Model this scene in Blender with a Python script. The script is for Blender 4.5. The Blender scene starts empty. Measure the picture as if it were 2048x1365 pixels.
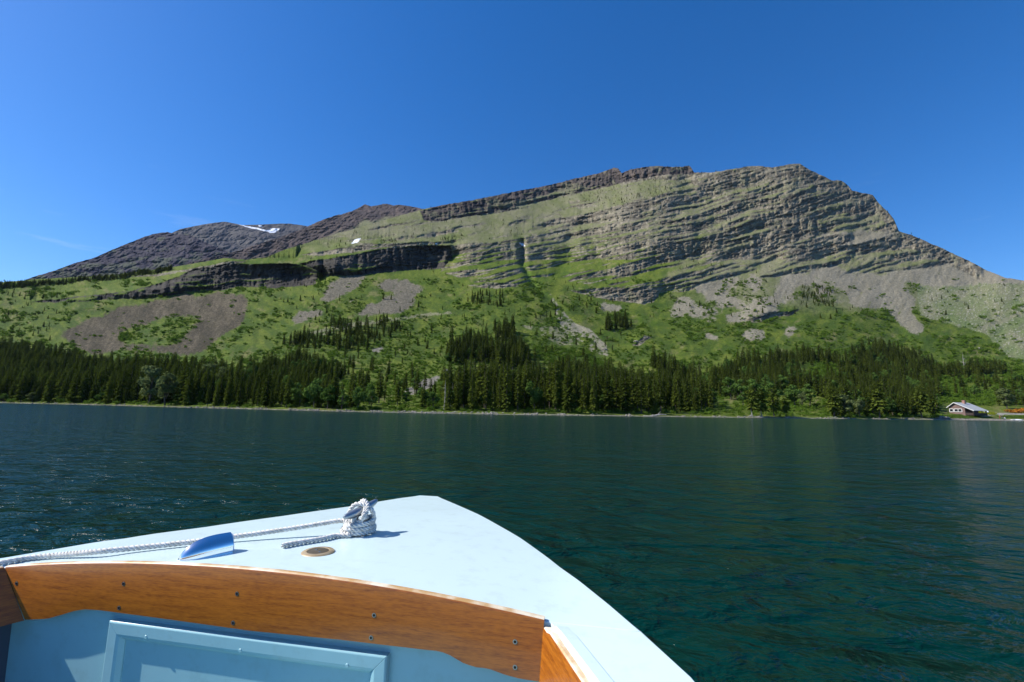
import bpy, bmesh, math, random
import numpy as np
from mathutils import Vector, Matrix
random.seed(7); RNG = np.random.default_rng(11)
scene = bpy.context.scene
COL = scene.collection

# ------------------------------------------------------------------ camera
EYE = 1.6; F = 910.2
P = math.radians(8.38); ROLL = math.radians(1.0)
fw = np.array([0, math.cos(P), math.sin(P)])
_r = np.array([1., 0, 0]); _u = np.array([0, -math.sin(P), math.cos(P)])
rt = _r*math.cos(ROLL) + _u*math.sin(ROLL); up = -_r*math.sin(ROLL) + _u*math.cos(ROLL)
CAM = np.array([0, 0, EYE])
cd = bpy.data.cameras.new('camera'); cam = bpy.data.objects.new('camera', cd); COL.objects.link(cam)
cd.sensor_width = 36; cd.lens = 16.0; cd.clip_start = 0.05; cd.clip_end = 30000
cam.matrix_world = Matrix(((rt[0], up[0], -fw[0], 0), (rt[1], up[1], -fw[1], 0), (rt[2], up[2], -fw[2], EYE), (0, 0, 0, 1)))
scene.camera = cam

# ------------------------------------------------------------------ light
SUN_EL = math.radians(43); SUN_AZ = math.radians(-91)      # azimuth from +Y, clockwise: the sun stands to the left
S = Vector((math.sin(SUN_AZ)*math.cos(SUN_EL), math.cos(SUN_AZ)*math.cos(SUN_EL), math.sin(SUN_EL)))
world = bpy.data.worlds.new('World'); scene.world = world; world.use_nodes = True
nt = world.node_tree; nt.nodes.clear()
sky = nt.nodes.new('ShaderNodeTexSky'); sky.sky_type = 'NISHITA'; sky.sun_disc = False
sky.sun_elevation = SUN_EL; sky.sun_rotation = SUN_AZ; sky.altitude = 1500
sky.air_density = 1.15; sky.dust_density = 1.3; sky.ozone_density = 5.0
hs = nt.nodes.new('ShaderNodeHueSaturation'); hs.inputs['Saturation'].default_value = 1.32; hs.inputs['Hue'].default_value = .507
bg = nt.nodes.new('ShaderNodeBackground'); bg.inputs['Strength'].default_value = 0.116
wo = nt.nodes.new('ShaderNodeOutputWorld')
nt.links.new(sky.outputs[0], hs.inputs['Color'])
tcw = nt.nodes.new('ShaderNodeTexCoord'); mpw = nt.nodes.new('ShaderNodeMapping'); mpw.inputs['Scale'].default_value = (3, 3, 22)        # faint high wisps low in the sky
now = nt.nodes.new('ShaderNodeTexNoise'); now.inputs['Scale'].default_value = 2.1; now.inputs['Detail'].default_value = 7; now.inputs['Roughness'].default_value = .6
rpw = nt.nodes.new('ShaderNodeMapRange'); rpw.inputs[1].default_value = .60; rpw.inputs[2].default_value = .80; rpw.inputs[3].default_value = 0; rpw.inputs[4].default_value = .18
sepw = nt.nodes.new('ShaderNodeSeparateXYZ'); fdw = nt.nodes.new('ShaderNodeMapRange'); fdw.inputs[1].default_value = .42; fdw.inputs[2].default_value = .22; fdw.inputs[3].default_value = 0; fdw.inputs[4].default_value = 1
mlw = nt.nodes.new('ShaderNodeMath'); mlw.operation = 'MULTIPLY'; mxw = nt.nodes.new('ShaderNodeMix'); mxw.data_type = 'RGBA'; mxw.inputs['B'].default_value = (6.0, 6.6, 7.2, 1)
nt.links.new(tcw.outputs['Generated'], mpw.inputs[0]); nt.links.new(mpw.outputs[0], now.inputs['Vector']); nt.links.new(now.outputs[0], rpw.inputs[0])
nt.links.new(tcw.outputs['Generated'], sepw.inputs[0]); nt.links.new(sepw.outputs['Z'], fdw.inputs[0]); nt.links.new(rpw.outputs[0], mlw.inputs[0]); nt.links.new(fdw.outputs[0], mlw.inputs[1])
nt.links.new(mlw.outputs[0], mxw.inputs['Factor']); nt.links.new(hs.outputs[0], mxw.inputs['A']); nt.links.new(mxw.outputs['Result'], bg.inputs[0]); nt.links.new(bg.outputs[0], wo.inputs[0])
sl = bpy.data.lights.new('sun', 'SUN'); sl.energy = 4.6; sl.angle = math.radians(0.53); sl.color = (1, .95, .87)
so = bpy.data.objects.new('sun', sl); COL.objects.link(so)
so.rotation_euler = S.to_track_quat('Z', 'Y').to_euler(); so.location = (-60, 0, 60)
scene.view_settings.view_transform = 'Standard'; scene.view_settings.look = 'None'
scene.view_settings.exposure = 0.55; scene.view_settings.gamma = 1.0
scene.cycles.max_bounces = 6; scene.cycles.diffuse_bounces = 2; scene.cycles.glossy_bounces = 3
scene.cycles.transparent_max_bounces = 6; scene.cycles.sample_clamp_direct = 3.0

# ------------------------------------------------------------------ helpers
def ray(x, y): return fw + rt*((x-1024)/F) + up*((682.5-y)/F)
def project(X, Y, Z):
    dx, dy, dz = X, Y, Z-EYE
    w = np.maximum(dx*fw[0]+dy*fw[1]+dz*fw[2], 1e-6)
    return 1024 + F*(dx*rt[0]+dy*rt[1]+dz*rt[2])/w, 682.5 - F*(dx*up[0]+dy*up[1]+dz*up[2])/w
def azT(x, y):
    d = ray(x, y); return math.atan2(d[0], d[1]), d[2]/math.hypot(d[0], d[1])
def onz(x, y, z):
    d = ray(x, y); return CAM + d*((z-EYE)/d[2])

_perm = np.random.default_rng(3).permutation(512)
_perm = np.concatenate([_perm, _perm, _perm])
_ga = np.random.default_rng(5).uniform(0, 2*np.pi, 512); _gx = np.cos(_ga); _gy = np.sin(_ga)
def perlin(x, y, seed=0):
    x = np.asarray(x, float); y = np.asarray(y, float)
    xi = np.floor(x).astype(np.int64); yi = np.floor(y).astype(np.int64)
    fx = x-xi; fy = y-yi
    u = fx*fx*fx*(fx*(fx*6-15)+10); v = fy*fy*fy*(fy*(fy*6-15)+10)
    def g(ix, iy, dx, dy):
        h = _perm[_perm[(ix+seed*37) & 511] + ((iy+seed*91) & 511)] & 511
        return _gx[h]*dx + _gy[h]*dy
    a = g(xi, yi, fx, fy); b = g(xi+1, yi, fx-1, fy); c = g(xi, yi+1, fx, fy-1); d = g(xi+1, yi+1, fx-1, fy-1)
    return 1.5*((a*(1-u)+b*u)*(1-v) + (c*(1-u)+d*u)*v)
def fbm(x, y, oct=4, seed=0, gain=.5):
    s = 0; a = 1; n = 0
    for i in range(oct):
        s = s + a*perlin(x*2**i, y*2**i, seed+i*13); n += a; a *= gain
    return s/n
def ridged(x, y, oct=3, seed=0):
    s = 0; a = 1; n = 0
    for i in range(oct):
        s = s + a*(1-2*np.abs(perlin(x*2**i, y*2**i, seed+i*17))); n += a; a *= .55
    return s/n
def sst(a, b, x):
    t = np.clip((x-a)/(b-a), 0, 1); return t*t*(3-2*t)
def inpoly(px, py, poly):
    poly = np.array(poly, float); res = np.zeros(px.shape, bool)
    x0, y0 = poly.min(0); x1, y1 = poly.max(0)
    box = (px >= x0) & (px <= x1) & (py >= y0) & (py <= y1)
    if not box.any(): return res
    X = px[box]; Y = py[box]; r = np.zeros(X.shape, bool)
    n = len(poly)
    for i in range(n):
        ax, ay = poly[i]; bx, by = poly[(i+1) % n]
        if ay == by: continue
        c = ((ay > Y) != (by > Y)) & (X < (bx-ax)*(Y-ay)/(by-ay)+ax)
        r ^= c
    res[box] = r
    return res
def blur(a, n, m=None):
    m = n if m is None else m
    def b1(a, k, ax):
        if k < 1: return a
        pad = [(0, 0), (0, 0)]; pad[ax] = (k+1, k)
        c = np.cumsum(np.pad(a, pad, mode='edge'), axis=ax)
        if ax == 0: return (c[2*k+1:]-c[:-2*k-1])/(2*k+1)
        return (c[:, 2*k+1:]-c[:, :-2*k-1])/(2*k+1)
    a = a.astype(float)
    for _ in range(2): a = b1(b1(a, n, 0), m, 1)
    return a

def tag(o, label=None, cat=None, group=None, kind=None):
    if label: o['label'] = label
    if cat: o['category'] = cat
    if group: o['group'] = group
    if kind: o['kind'] = kind
    return o
def link_mesh(name, me, mats, parent=None):
    o = bpy.data.objects.new(name, me); COL.objects.link(o)
    for m in (mats if isinstance(mats, (list, tuple)) else [mats]):
        if m.name not in [q.name for q in me.materials if q]: me.materials.append(m)
    if parent is not None: o.parent = parent
    return o
def mesh_np(name, V, Q, mats, smooth=False, parent=None, mi=None):
    """V (n,3) array, Q (m,k) array of equal-size faces"""
    me = bpy.data.meshes.new(name); V = np.asarray(V, np.float32); Q = np.asarray(Q, np.int32)
    me.vertices.add(len(V)); me.vertices.foreach_set('co', V.ravel())
    k = Q.shape[1]
    me.loops.add(Q.size); me.loops.foreach_set('vertex_index', Q.ravel())
    me.polygons.add(len(Q)); me.polygons.foreach_set('loop_start', np.arange(0, Q.size, k, dtype=np.int32))
    me.polygons.foreach_set('loop_total', np.full(len(Q), k, np.int32))
    if smooth: me.polygons.foreach_set('use_smooth', np.ones(len(Q), bool))
    if mi is not None: me.polygons.foreach_set('material_index', np.asarray(mi, np.int32))
    me.update(calc_edges=True); me.validate()
    return link_mesh(name, me, mats, parent)
def bm_obj(name, bm, mats, parent=None, smooth=True, origin=None, bevel=0):
    bmesh.ops.recalc_face_normals(bm, faces=bm.faces[:])
    if origin is None and parent is not None: origin = root_loc(parent)
    if origin is not None: bmesh.ops.translate(bm, verts=bm.verts[:], vec=-Vector(origin))
    me = bpy.data.meshes.new(name); bm.to_mesh(me); bm.free()
    if smooth:
        for p in me.polygons: p.use_smooth = True
        try: me.set_sharp_from_angle(angle=math.radians(35))
        except Exception: pass
    o = link_mesh(name, me, mats, parent)
    if parent is None and origin is not None: o.location = origin
    if bevel:
        b = o.modifiers.new('bevel', 'BEVEL'); b.width = bevel; b.segments = 2; b.limit_method = 'ANGLE'
    return o
def root_loc(o):
    v = Vector((0, 0, 0))
    while o is not None: v += o.location; o = o.parent
    return v
def empty(name, loc, rz=0):
    o = bpy.data.objects.new(name, None); COL.objects.link(o); o.location = loc; o.rotation_euler = (0, 0, rz)
    o.empty_display_size = .3
    return o
def add_box(bm, c, s, rot=None):
    r = bmesh.ops.create_cube(bm, size=1)
    M = Matrix.Translation(c) @ (rot.to_4x4() if rot else Matrix()) @ Matrix.Diagonal((s[0], s[1], s[2], 1))
    bmesh.ops.transform(bm, matrix=M, verts=r['verts']); return r['verts']
def add_tube(bm, pts, rad, sides=8, cap=True, mi=0):
    pts = [Vector(p) for p in pts]
    rads = rad if isinstance(rad, (list, tuple, np.ndarray)) else [rad]*len(pts)
    rings = []; n = None
    for i, p in enumerate(pts):
        t = (pts[min(i+1, len(pts)-1)]-pts[max(i-1, 0)]).normalized()
        if n is None:
            n = t.orthogonal().normalized()
        n = (n - t*n.dot(t)).normalized(); b = t.cross(n)
        rings.append([bm.verts.new(p+(n*math.cos(2*math.pi*k/sides)+b*math.sin(2*math.pi*k/sides))*rads[i]) for k in range(sides)])
    for i in range(len(rings)-1):
        for k in range(sides):
            f = bm.faces.new((rings[i][k], rings[i][(k+1) % sides], rings[i+1][(k+1) % sides], rings[i+1][k])); f.material_index = mi
    if cap and sides > 2:
        bm.faces.new(rings[0][::-1]).material_index = mi; bm.faces.new(rings[-1]).material_index = mi
def catmull(pts, step):
    pts = [np.array(p, float) for p in pts]; pts = [2*pts[0]-pts[1]]+pts+[2*pts[-1]-pts[-2]]
    out = []
    for i in range(1, len(pts)-2):
        p0, p1, p2, p3 = pts[i-1:i+3]; n = max(2, int(np.linalg.norm(p2-p1)/step))
        for k in range(n):
            t = k/n
            out.append(.5*((2*p1)+(-p0+p2)*t+(2*p0-5*p1+4*p2-p3)*t*t+(-p0+3*p1-3*p2+p3)*t**3))
    out.append(pts[-2]); return np.array(out)

# ------------------------------------------------------------------ materials
def mat(name, color, rough=.6, spec=.3, metal=0, coat=0):
    m = bpy.data.materials.new(name); m.use_nodes = True
    b = m.node_tree.nodes['Principled BSDF']
    b.inputs['Base Color'].default_value = (*color, 1); b.inputs['Roughness'].default_value = rough
    b.inputs['Specular IOR Level'].default_value = spec; b.inputs['Metallic'].default_value = metal
    if coat: b.inputs['Coat Weight'].default_value = coat; b.inputs['Coat Roughness'].default_value = .08
    return m
def N(m, t): return m.node_tree.nodes.new(t)
def L(m, a, b): m.node_tree.links.new(a, b)
def BS(m): return m.node_tree.nodes['Principled BSDF']
def noise_var(m, color_a, color_b, scale, detail=4, stretch=(1, 1, 1), bump=0, bscale=None, bdist=.01, contrast=(.35, .65)):
    tc = N(m, 'ShaderNodeTexCoord'); mp = N(m, 'ShaderNodeMapping'); mp.inputs['Scale'].default_value = stretch
    no = N(m, 'ShaderNodeTexNoise'); no.inputs['Scale'].default_value = scale; no.inputs['Detail'].default_value = detail
    rp = N(m, 'ShaderNodeValToRGB'); rp.color_ramp.elements[0].position, rp.color_ramp.elements[1].position = contrast
    rp.color_ramp.elements[0].color = (*color_a, 1); rp.color_ramp.elements[1].color = (*color_b, 1)
    L(m, tc.outputs['Object'], mp.inputs[0]); L(m, mp.outputs[0], no.inputs['Vector']); L(m, no.outputs[0], rp.inputs[0])
    L(m, rp.outputs[0], BS(m).inputs['Base Color'])
    if bump:
        n2 = N(m, 'ShaderNodeTexNoise'); n2.inputs['Scale'].default_value = bscale or scale*3; n2.inputs['Detail'].default_value = 4
        L(m, mp.outputs[0], n2.inputs['Vector'])
        bp = N(m, 'ShaderNodeBump'); bp.inputs['Strength'].default_value = bump; bp.inputs['Distance'].default_value = bdist
        L(m, n2.outputs[0], bp.inputs['Height']); L(m, bp.outputs[0], BS(m).inputs['Normal'])
    return m
def terrain_mat(name, s1, s2, bdist):
    m = mat(name, (.1, .1, .1), .95, .1)
    at = N(m, 'ShaderNodeAttribute'); at.attribute_name = 'ground'
    tc = N(m, 'ShaderNodeTexCoord')
    n1 = N(m, 'ShaderNodeTexNoise'); n1.inputs['Scale'].default_value = s1; n1.inputs['Detail'].default_value = 6; n1.inputs['Roughness'].default_value = .65
    mr = N(m, 'ShaderNodeMapRange'); mr.inputs[1].default_value = .3; mr.inputs[2].default_value = .7; mr.inputs[3].default_value = .62; mr.inputs[4].default_value = 1.36
    L(m, tc.outputs['Object'], n1.inputs['Vector']); L(m, n1.outputs[0], mr.inputs[0])
    mx = N(m, 'ShaderNodeVectorMath'); mx.operation = 'SCALE'
    L(m, at.outputs['Color'], mx.inputs[0]); L(m, mr.outputs[0], mx.inputs['Scale']); L(m, mx.outputs[0], BS(m).inputs['Base Color'])
    n2 = N(m, 'ShaderNodeTexNoise'); n2.inputs['Scale'].default_value = s2; n2.inputs['Detail'].default_value = 6; n2.inputs['Roughness'].default_value = .7
    L(m, tc.outputs['Object'], n2.inputs['Vector'])
    bp = N(m, 'ShaderNodeBump'); bp.inputs['Strength'].default_value = 1; bp.inputs['Distance'].default_value = bdist
    L(m, n2.outputs[0], bp.inputs['Height']); L(m, bp.outputs[0], BS(m).inputs['Normal'])
    return m
def foliage_mat(name, dark, light, trans=.25):
    m = bpy.data.materials.new(name); m.use_nodes = True; m.node_tree.nodes.clear()
    oi = N(m, 'ShaderNodeObjectInfo'); tc = N(m, 'ShaderNodeTexCoord')
    no = N(m, 'ShaderNodeTexNoise'); no.inputs['Scale'].default_value = 1.1; no.inputs['Detail'].default_value = 3
    L(m, tc.outputs['Object'], no.inputs['Vector'])
    ad = N(m, 'ShaderNodeMath'); ad.operation = 'MULTIPLY_ADD'; ad.inputs[1].default_value = .55; 
    ml = N(m, 'ShaderNodeMath'); ml.operation = 'MULTIPLY_ADD'; ml.inputs[1].default_value = 1.1; ml.inputs[2].default_value = -.33
    L(m, no.outputs[0], ml.inputs[0]); L(m, oi.outputs['Random'], ad.inputs[0]); L(m, ml.outputs[0], ad.inputs[2])
    rp = N(m, 'ShaderNodeValToRGB'); rp.color_ramp.elements[0].color = (*dark, 1); rp.color_ramp.elements[1].color = (*light, 1)
    L(m, ad.outputs[0], rp.inputs[0])
    d = N(m, 'ShaderNodeBsdfDiffuse'); t = N(m, 'ShaderNodeBsdfTranslucent'); mi = N(m, 'ShaderNodeMixShader'); mi.inputs[0].default_value = trans
    L(m, rp.outputs[0], d.inputs[0]); L(m, rp.outputs[0], t.inputs[0]); L(m, d.outputs[0], mi.inputs[1]); L(m, t.outputs[0], mi.inputs[2])
    o = N(m, 'ShaderNodeOutputMaterial'); L(m, mi.outputs[0], o.inputs[0])
    return m
M_conifer = foliage_mat('conifer_needles', (.024, .042, .007), (.145, .185, .028), .25)
M_decid = foliage_mat('broad_leaves', (.05, .10, .018), (.13, .21, .045), .3)
M_pale = foliage_mat('pale_willow_leaves', (.09, .12, .04), (.19, .23, .085), .3)
M_shrub = foliage_mat('shrub_leaves', (.060, .118, .013), (.15, .235, .032), .35)
M_yel = foliage_mat('yellow_green_leaves', (.16, .2, .02), (.33, .36, .03), .3)
M_orange = foliage_mat('orange_leaves', (.30, .12, .02), (.62, .27, .04), .25)
M_bark = noise_var(mat('bark', (.1, .08, .06), .9, .1), (.06, .048, .04), (.16, .135, .11), 3, stretch=(1, 1, .2))
M_deadwood = noise_var(mat('bleached_wood', (.5, .47, .42), .9, .1), (.22, .20, .17), (.42, .39, .34), 3, stretch=(1, 1, .2))
M_rockb = noise_var(mat('shore_rock', (.3, .28, .25), .9, .1), (.12, .11, .095), (.33, .30, .255), 1.6, bump=.5, bdist=.05)

# ------------------------------------------------------------------ lake
def build_lake():
    m = mat('lake_water', (.0007, .0225, .0185), .11, .14)
    b = BS(m); b.inputs['IOR'].default_value = 1.33
    tc = N(m, 'ShaderNodeTexCoord')
    prev = None; nodes = []
    for sc, det, st, rot in ((.5, 3, (.75, 1.25, 1), .5), (2.0, 4, (.8, 1.2, 1), -.35), (6.5, 3, (.85, 1.15, 1), .2)):
        mp = N(m, 'ShaderNodeMapping'); mp.inputs['Scale'].default_value = st; mp.inputs['Rotation'].default_value = (0, 0, rot)
        no = N(m, 'ShaderNodeTexNoise'); no.inputs['Scale'].default_value = sc; no.inputs['Detail'].default_value = det; no.inputs['Roughness'].default_value = .55
        no.inputs['Distortion'].default_value = .6
        L(m, tc.outputs['Object'], mp.inputs[0]); L(m, mp.outputs[0], no.inputs['Vector']); nodes.append(no)
    for no, dist in zip(nodes, (.46, .19, .036)):
        bp = N(m, 'ShaderNodeBump'); bp.inputs['Strength'].default_value = 1; bp.inputs['Distance'].default_value = dist
        L(m, no.outputs[0], bp.inputs['Height'])
        if prev: L(m, prev.outputs[0], bp.inputs['Normal'])
        prev = bp
    L(m, prev.outputs[0], b.inputs['Normal'])
    bm = bmesh.new(); bmesh.ops.create_circle(bm, cap_ends=True, segments=96, radius=6500)
    o = bm_obj('lake', bm, m, smooth=False); tag(o, kind='structure')
build_lake()

# ------------------------------------------------------------------ clear mountain air
hz = bpy.data.materials.new('air'); hz.use_nodes = True; hz.node_tree.nodes.clear()
pv = N(hz, 'ShaderNodeVolumePrincipled'); pv.inputs['Color'].default_value = (.55, .72, 1, 1); pv.inputs['Density'].default_value = .000016; pv.inputs['Anisotropy'].default_value = .0
L(hz, pv.outputs[0], N(hz, 'ShaderNodeOutputMaterial').inputs['Volume'])
bm = bmesh.new(); add_box(bm, (0, 0, 848), (13400, 13400, 1704)); tag(bm_obj('haze', bm, hz, smooth=False), kind='stuff')

# ------------------------------------------------------------------ main mountain
SKY = [(-900, 640), (-400, 590), (0, 566), (60, 560), (130, 556), (200, 553), (262, 546), (330, 538), (376, 530), (420, 522), (450, 517), (490, 520), (530, 516), (570, 500), (640, 478),
       (740, 449), (800, 432), (850, 418), (890, 410), (940, 402), (1000, 390), (1040, 382), (1100, 371), (1150, 358), (1200, 347), (1228, 336), (1236, 338), (1243, 347), (1262, 340), (1290, 335),
       (1312, 333), (1345, 335), (1380, 333), (1388, 346), (1420, 346), (1460, 340), (1495, 334), (1525, 333), (1545, 336), (1575, 330), (1600, 328), (1618, 340), (1640, 350), (1665, 362),
       (1682, 362), (1697, 372), (1705, 383), (1745, 391), (1758, 408), (1775, 424), (1788, 440), (1798, 463), (1830, 474), (1865, 490), (1885, 498), (1935, 522), (1975, 542), (2010, 557), (2048, 562),
       (2200, 585), (2600, 640), (3200, 690)]
SHORE = [(-900, 798), (-300, 801), (0, 806), (250, 812), (400, 816.5), (560, 820), (680, 824), (870, 827), (950, 829), (1100, 831), (1300, 833.5), (1500, 836), (1650, 838), (1850, 839.8), (2048, 842.3), (2300, 847), (2800, 856), (3200, 863)]
def pixline(pts):
    A = np.array([azT(*p) for p in pts]); return A[:, 0], A[:, 1]
def build_mountain():
    tx = np.concatenate([np.linspace(-2.1, -1.25, 150)[:-1], np.linspace(-1.25, 1.25, 1500), np.linspace(1.25, 2.1, 150)[1:]])
    az = np.arctan(tx); nc = len(az); nr = 420
    sa, sT = pixline(SKY); ha, hT = pixline(SHORE)
    Ts = np.interp(az, sa, sT); Th = np.interp(az, ha, hT)
    k = az*F
    Ts = Ts + .0016*ridged(k/14, k*0+3.3, 3, 2)*np.where(az > -.15, 1, .5)
    Th = Th + .0005*fbm(k/30, k*0+7.7, 3, 4)
    t = np.linspace(0, 1, nr); tg = Th.min()+(Ts.max()-Th.min())*(t*.8+.2*t*t)
    T = np.clip(np.repeat(tg[:, None], nc, 1), Th[None], Ts[None]); AZ = np.repeat(az[None], nr, 0)
    dx, dy = np.sin(AZ), np.cos(AZ)
    px, py = project(dx*1000, dy*1000, EYE+T*1000)
    # ---- what grows or lies where (photo pixels, edges broken up by noise)
    n1 = fbm(px/46, py/30, 4, 1); n2 = fbm(px/46, py/30, 4, 21); nf = fbm(px/9, py/6, 3, 31); nl = fbm(px/150, py/90, 3, 41)
    wx = px+13*n1+5*nf; wy = py+8*n2+3*nf
    def Z(*polys, warp=1):
        r = np.zeros(px.shape)
        for p in polys:
            r = np.maximum(r, inpoly(px+(wx-px)*warp, py+(wy-py)*warp, p))
        return r
    below = py-np.interp(px, [p[0] for p in SKY], [p[1] for p in SKY])
    # bedding
    gx = np.linspace(-1500, 3500, 2000); gm = np.clip(.11+(gx-600)*.00017, .09, .28); gF = np.cumsum(gm)*(gx[1]-gx[0]); gF -= np.interp(1040, gx, gF)
    bed = py+np.interp(px, gx, gF)+7*fbm(px/90, py/60, 3, 51)
    sc = .45*perlin(px/240, bed/19, 61)+.52*perlin(px/170, bed/7, 71)+.50*perlin(px/110, bed/3.7, 75)+.22*perlin(px/24, bed/4, 81)
    cliffL = Z([(60, 604), (200, 590), (262, 582), (300, 572), (330, 565), (385, 540), (420, 535), (460, 528), (540, 528), (600, 530), (634, 545), (632, 570), (600, 572), (560, 577), (480, 574), (440, 582), (380, 588), (290, 597), (200, 601), (120, 606)], warp=.4)
    cliffM = Z([(600, 527), (690, 512), (760, 500), (830, 493), (900, 491), (904, 515), (890, 536), (840, 541), (800, 541), (750, 548), (690, 552), (650, 553), (636, 545)], warp=.4)
    thin = Z([(235, 556), (330, 547), (420, 531), (470, 521), (495, 522), (450, 532), (390, 540), (330, 552)], [(600, 510), (680, 497), (745, 492), (760, 497), (700, 505), (640, 512)], [(690, 492), (850, 484), (900, 486), (830, 492), (700, 498)], warp=.4)
    rib = Z([(838, 420), (940, 396), (1100, 362), (1200, 340), (1230, 320), (1385, 322), (1390, 347), (1330, 350), (1260, 362), (1190, 380), (1120, 394), (1060, 409), (1010, 421), (960, 430), (880, 444), (845, 440)], warp=.5)
    face = Z([(1597, 310), (1680, 330), (1760, 370), (1815, 430), (1830, 468), (1796, 466), (1730, 459), (1655, 467), (1614, 464), (1564, 478), (1465, 499), (1357, 532), (1275, 557), (1212, 548), (1275, 515), (1374, 482), (1465, 466), (1357, 457), (1287, 460), (1366, 437), (1465, 404), (1515, 383), (1564, 354)], warp=.7)
    strata = Z([(880, 545), (905, 490), (1000, 486), (1100, 440), (1200, 420), (1300, 390), (1400, 360), (1500, 335), (1597, 320), (1640, 460), (1700, 470), (1700, 530), (1600, 548), (1510, 556), (1430, 560), (1380, 584), (1310, 590), (1250, 575), (1100, 560), (1030, 574), (960, 566)], warp=.8)
    strR = Z([(1689, 546), (1718, 532), (1759, 515), (1821, 505), (1879, 499), (1940, 521), (1880, 532), (1821, 541), (1767, 548)], [(1684, 497), (1759, 478), (1830, 466), (1885, 492), (1820, 497), (1740, 507), (1690, 512)], warp=.7)
    lowband = Z([(1142, 581), (1220, 575), (1324, 579), (1310, 601), (1291, 611), (1241, 603), (1180, 593)], [(1484, 641), (1530, 628), (1600, 618), (1580, 630), (1520, 645)], [(930, 571), (1015, 566), (1035, 573), (990, 578)], [(1262, 690), (1290, 672), (1300, 676), (1275, 694)], warp=.6)
    edge = Z([(1228, 325), (1250, 325), (1240, 356), (1222, 352)], [(1590, 318), (1640, 335), (1660, 372), (1610, 366)], warp=.4)
    upband = sst(.02, .2, .35*perlin(px/190, bed/7.5, 141)+.5*perlin(px/120, bed/3.6, 143)+.2*nf+.25*n1-.16+.3*strata)*sst(560, 760, px)*(py < 590-px*.04)*(py < 520)
    # two of the long, pale-lit ledges that cross the face
    bias = -9*np.ones(px.shape)
    bias = np.maximum(bias, np.where(strata > 0, -.02+.0002*(px-1200), -9)); bias = np.maximum(bias, np.where(face > 0, .20, -9))
    gate = .42*fbm(px/170, bed/34, 3, 161); bias = bias+gate*((strata > 0) | (face > 0))
    bias = np.maximum(bias, np.where(strR > 0, .30, -9)); bias = np.maximum(bias, np.where(lowband > 0, .5, -9))
    bias = np.maximum(bias, np.where((thin > 0) | (edge > 0), .55, -9)); bias = np.maximum(bias, np.where(rib > 0, .45, -9))
    bias = np.maximum(bias, np.where((cliffL > 0) | (cliffM > 0), np.where(px < 430, .30, .62)+.5*n1, -9))
    rock = sst(-.05, .22, sc+bias)
    rock = np.maximum(rock, .8*upband)
    tops = (below < 26)*sst(-.1, .15, ridged(px/11, py/16, 2, 9))*sst(1180, 1260, px)
    rock = np.maximum(rock, np.clip(tops, 0, 1)*.7*(px < 1960))
    # ---- slope and distance
    s = np.interp(T, [-.03, 0, .03, .08, .2, .35, .6], [.07, .08, .13, .31, .55, .68, .86])
    s = s*(1+.18*nl)
    bench = np.clip(T+.11, .12, 2)
    big = blur((cliffL+cliffM+thin) > 0, 5, 8)
    s = np.where((big > .02) & (cliffL+cliffM+thin == 0) & (T > .1), np.minimum(s, bench+.05), s)
    s = np.where(strata > 0, np.minimum(s, np.maximum(bench+.1, .5)), s)
    rs = blur(rock, 0, 3); s = s*(1-rs)+rs*np.where(cliffL+cliffM > 0, 3.0, 1.45)
    s = np.maximum(s, T+.10)
    dT = np.diff(T, axis=0)
    g = 1/(s-T)
    dl = dT*.5*(g[1:]+g[:-1])
    r0 = -EYE/np.minimum(Th, -.004)
    lr = np.log(r0)[None]+np.concatenate([np.zeros((1, nc)), np.cumsum(dl, 0)])
    inside = ((tg[:, None] >= Th[None]) & (tg[:, None] <= Ts[None])).astype(float)      # blur only over ground that is there
    lx = lr.copy()
    for q in range(1, nr):
        o_ = tg[q] > Ts; lx[q, o_] = lx[q-1, o_]+(tg[q]-tg[q-1])/.28
    base = blur(lx, 0, 60)                         # neighbouring columns keep one broad slope...
    ddl = np.diff(lr-base, axis=0); loc = np.zeros_like(lr)
    for q in range(1, nr): loc[q] = loc[q-1]*.94+ddl[q-1]     # ...and local steps fade out again uphill
    lr = base+.9*(loc-blur(loc, 0, 0)*0)
    far = sst(.02, .10, T)
    d = .030*fbm(px/230, py/170, 3, 5)+.008*fbm(px/70, py/50, 3, 15)+.0022*nf
    flute = np.clip(cliffL+cliffM+rib+.35*face, 0, 1); crag = ridged(px/17, py/30, 3, 25)*(.0025+.006*flute)+ridged(px/38, bed/6, 3, 35)*.0036+ridged(px/34, bed/15, 2, 37)*.0036+ridged(px/12, py/15, 2, 39)*.0014+perlin(px/3.2, bed/2.4, 45)*.0019+perlin(px/55, bed/2.7, 47)*.0016
    d = d+blur(rock, 1, 1)*crag*1.25
    gul = np.exp(-((px-np.interp(py, [470, 490, 530, 560, 580, 600, 650, 690, 710], [1046, 1043, 1045, 1062, 1075, 1105, 1150, 1195, 1210]))/7)**2)*sst(470, 486, py)*(1-sst(700, 716, py))
    d = d+gul*(.03*(1-sst(530, 600, py))+.006)
    w1 = blur(cliffL, 9, 14); w2 = blur(cliffM, 9, 14)                            # the left cliffs are turned away from the sun
    d = d+w1*.11*np.clip((px-430)/210, -1.2, 1)+w2*.06*np.clip((px-770)/150, -1, 1)
    lr = lr+d*far
    r = np.exp(lr); Zc = EYE+T*r
    # ---- colours of what is there
    def c(*v): return np.array(v)[None, None, :]
    def mixc(a, b, w): return a*(1-w[..., None])+b*w[..., None]
    vn = np.clip(.5+.9*n2+.5*nf, 0, 1)
    col = mixc(c(.064, .111, .012), c(.136, .166, .026), vn)
    col = mixc(col, c(.185, .175, .07), sst(.15, .5, n1+.4*nf)*.7)
    hi = sst(0, 60, 520-py+.0*px+26*n1)*sst(480, 640, px)                              # drier turf high up
    hi = np.maximum(hi, sst(1290, 1480, px+60*n1)*sst(0, 50, 640-py+20*n2))
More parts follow.
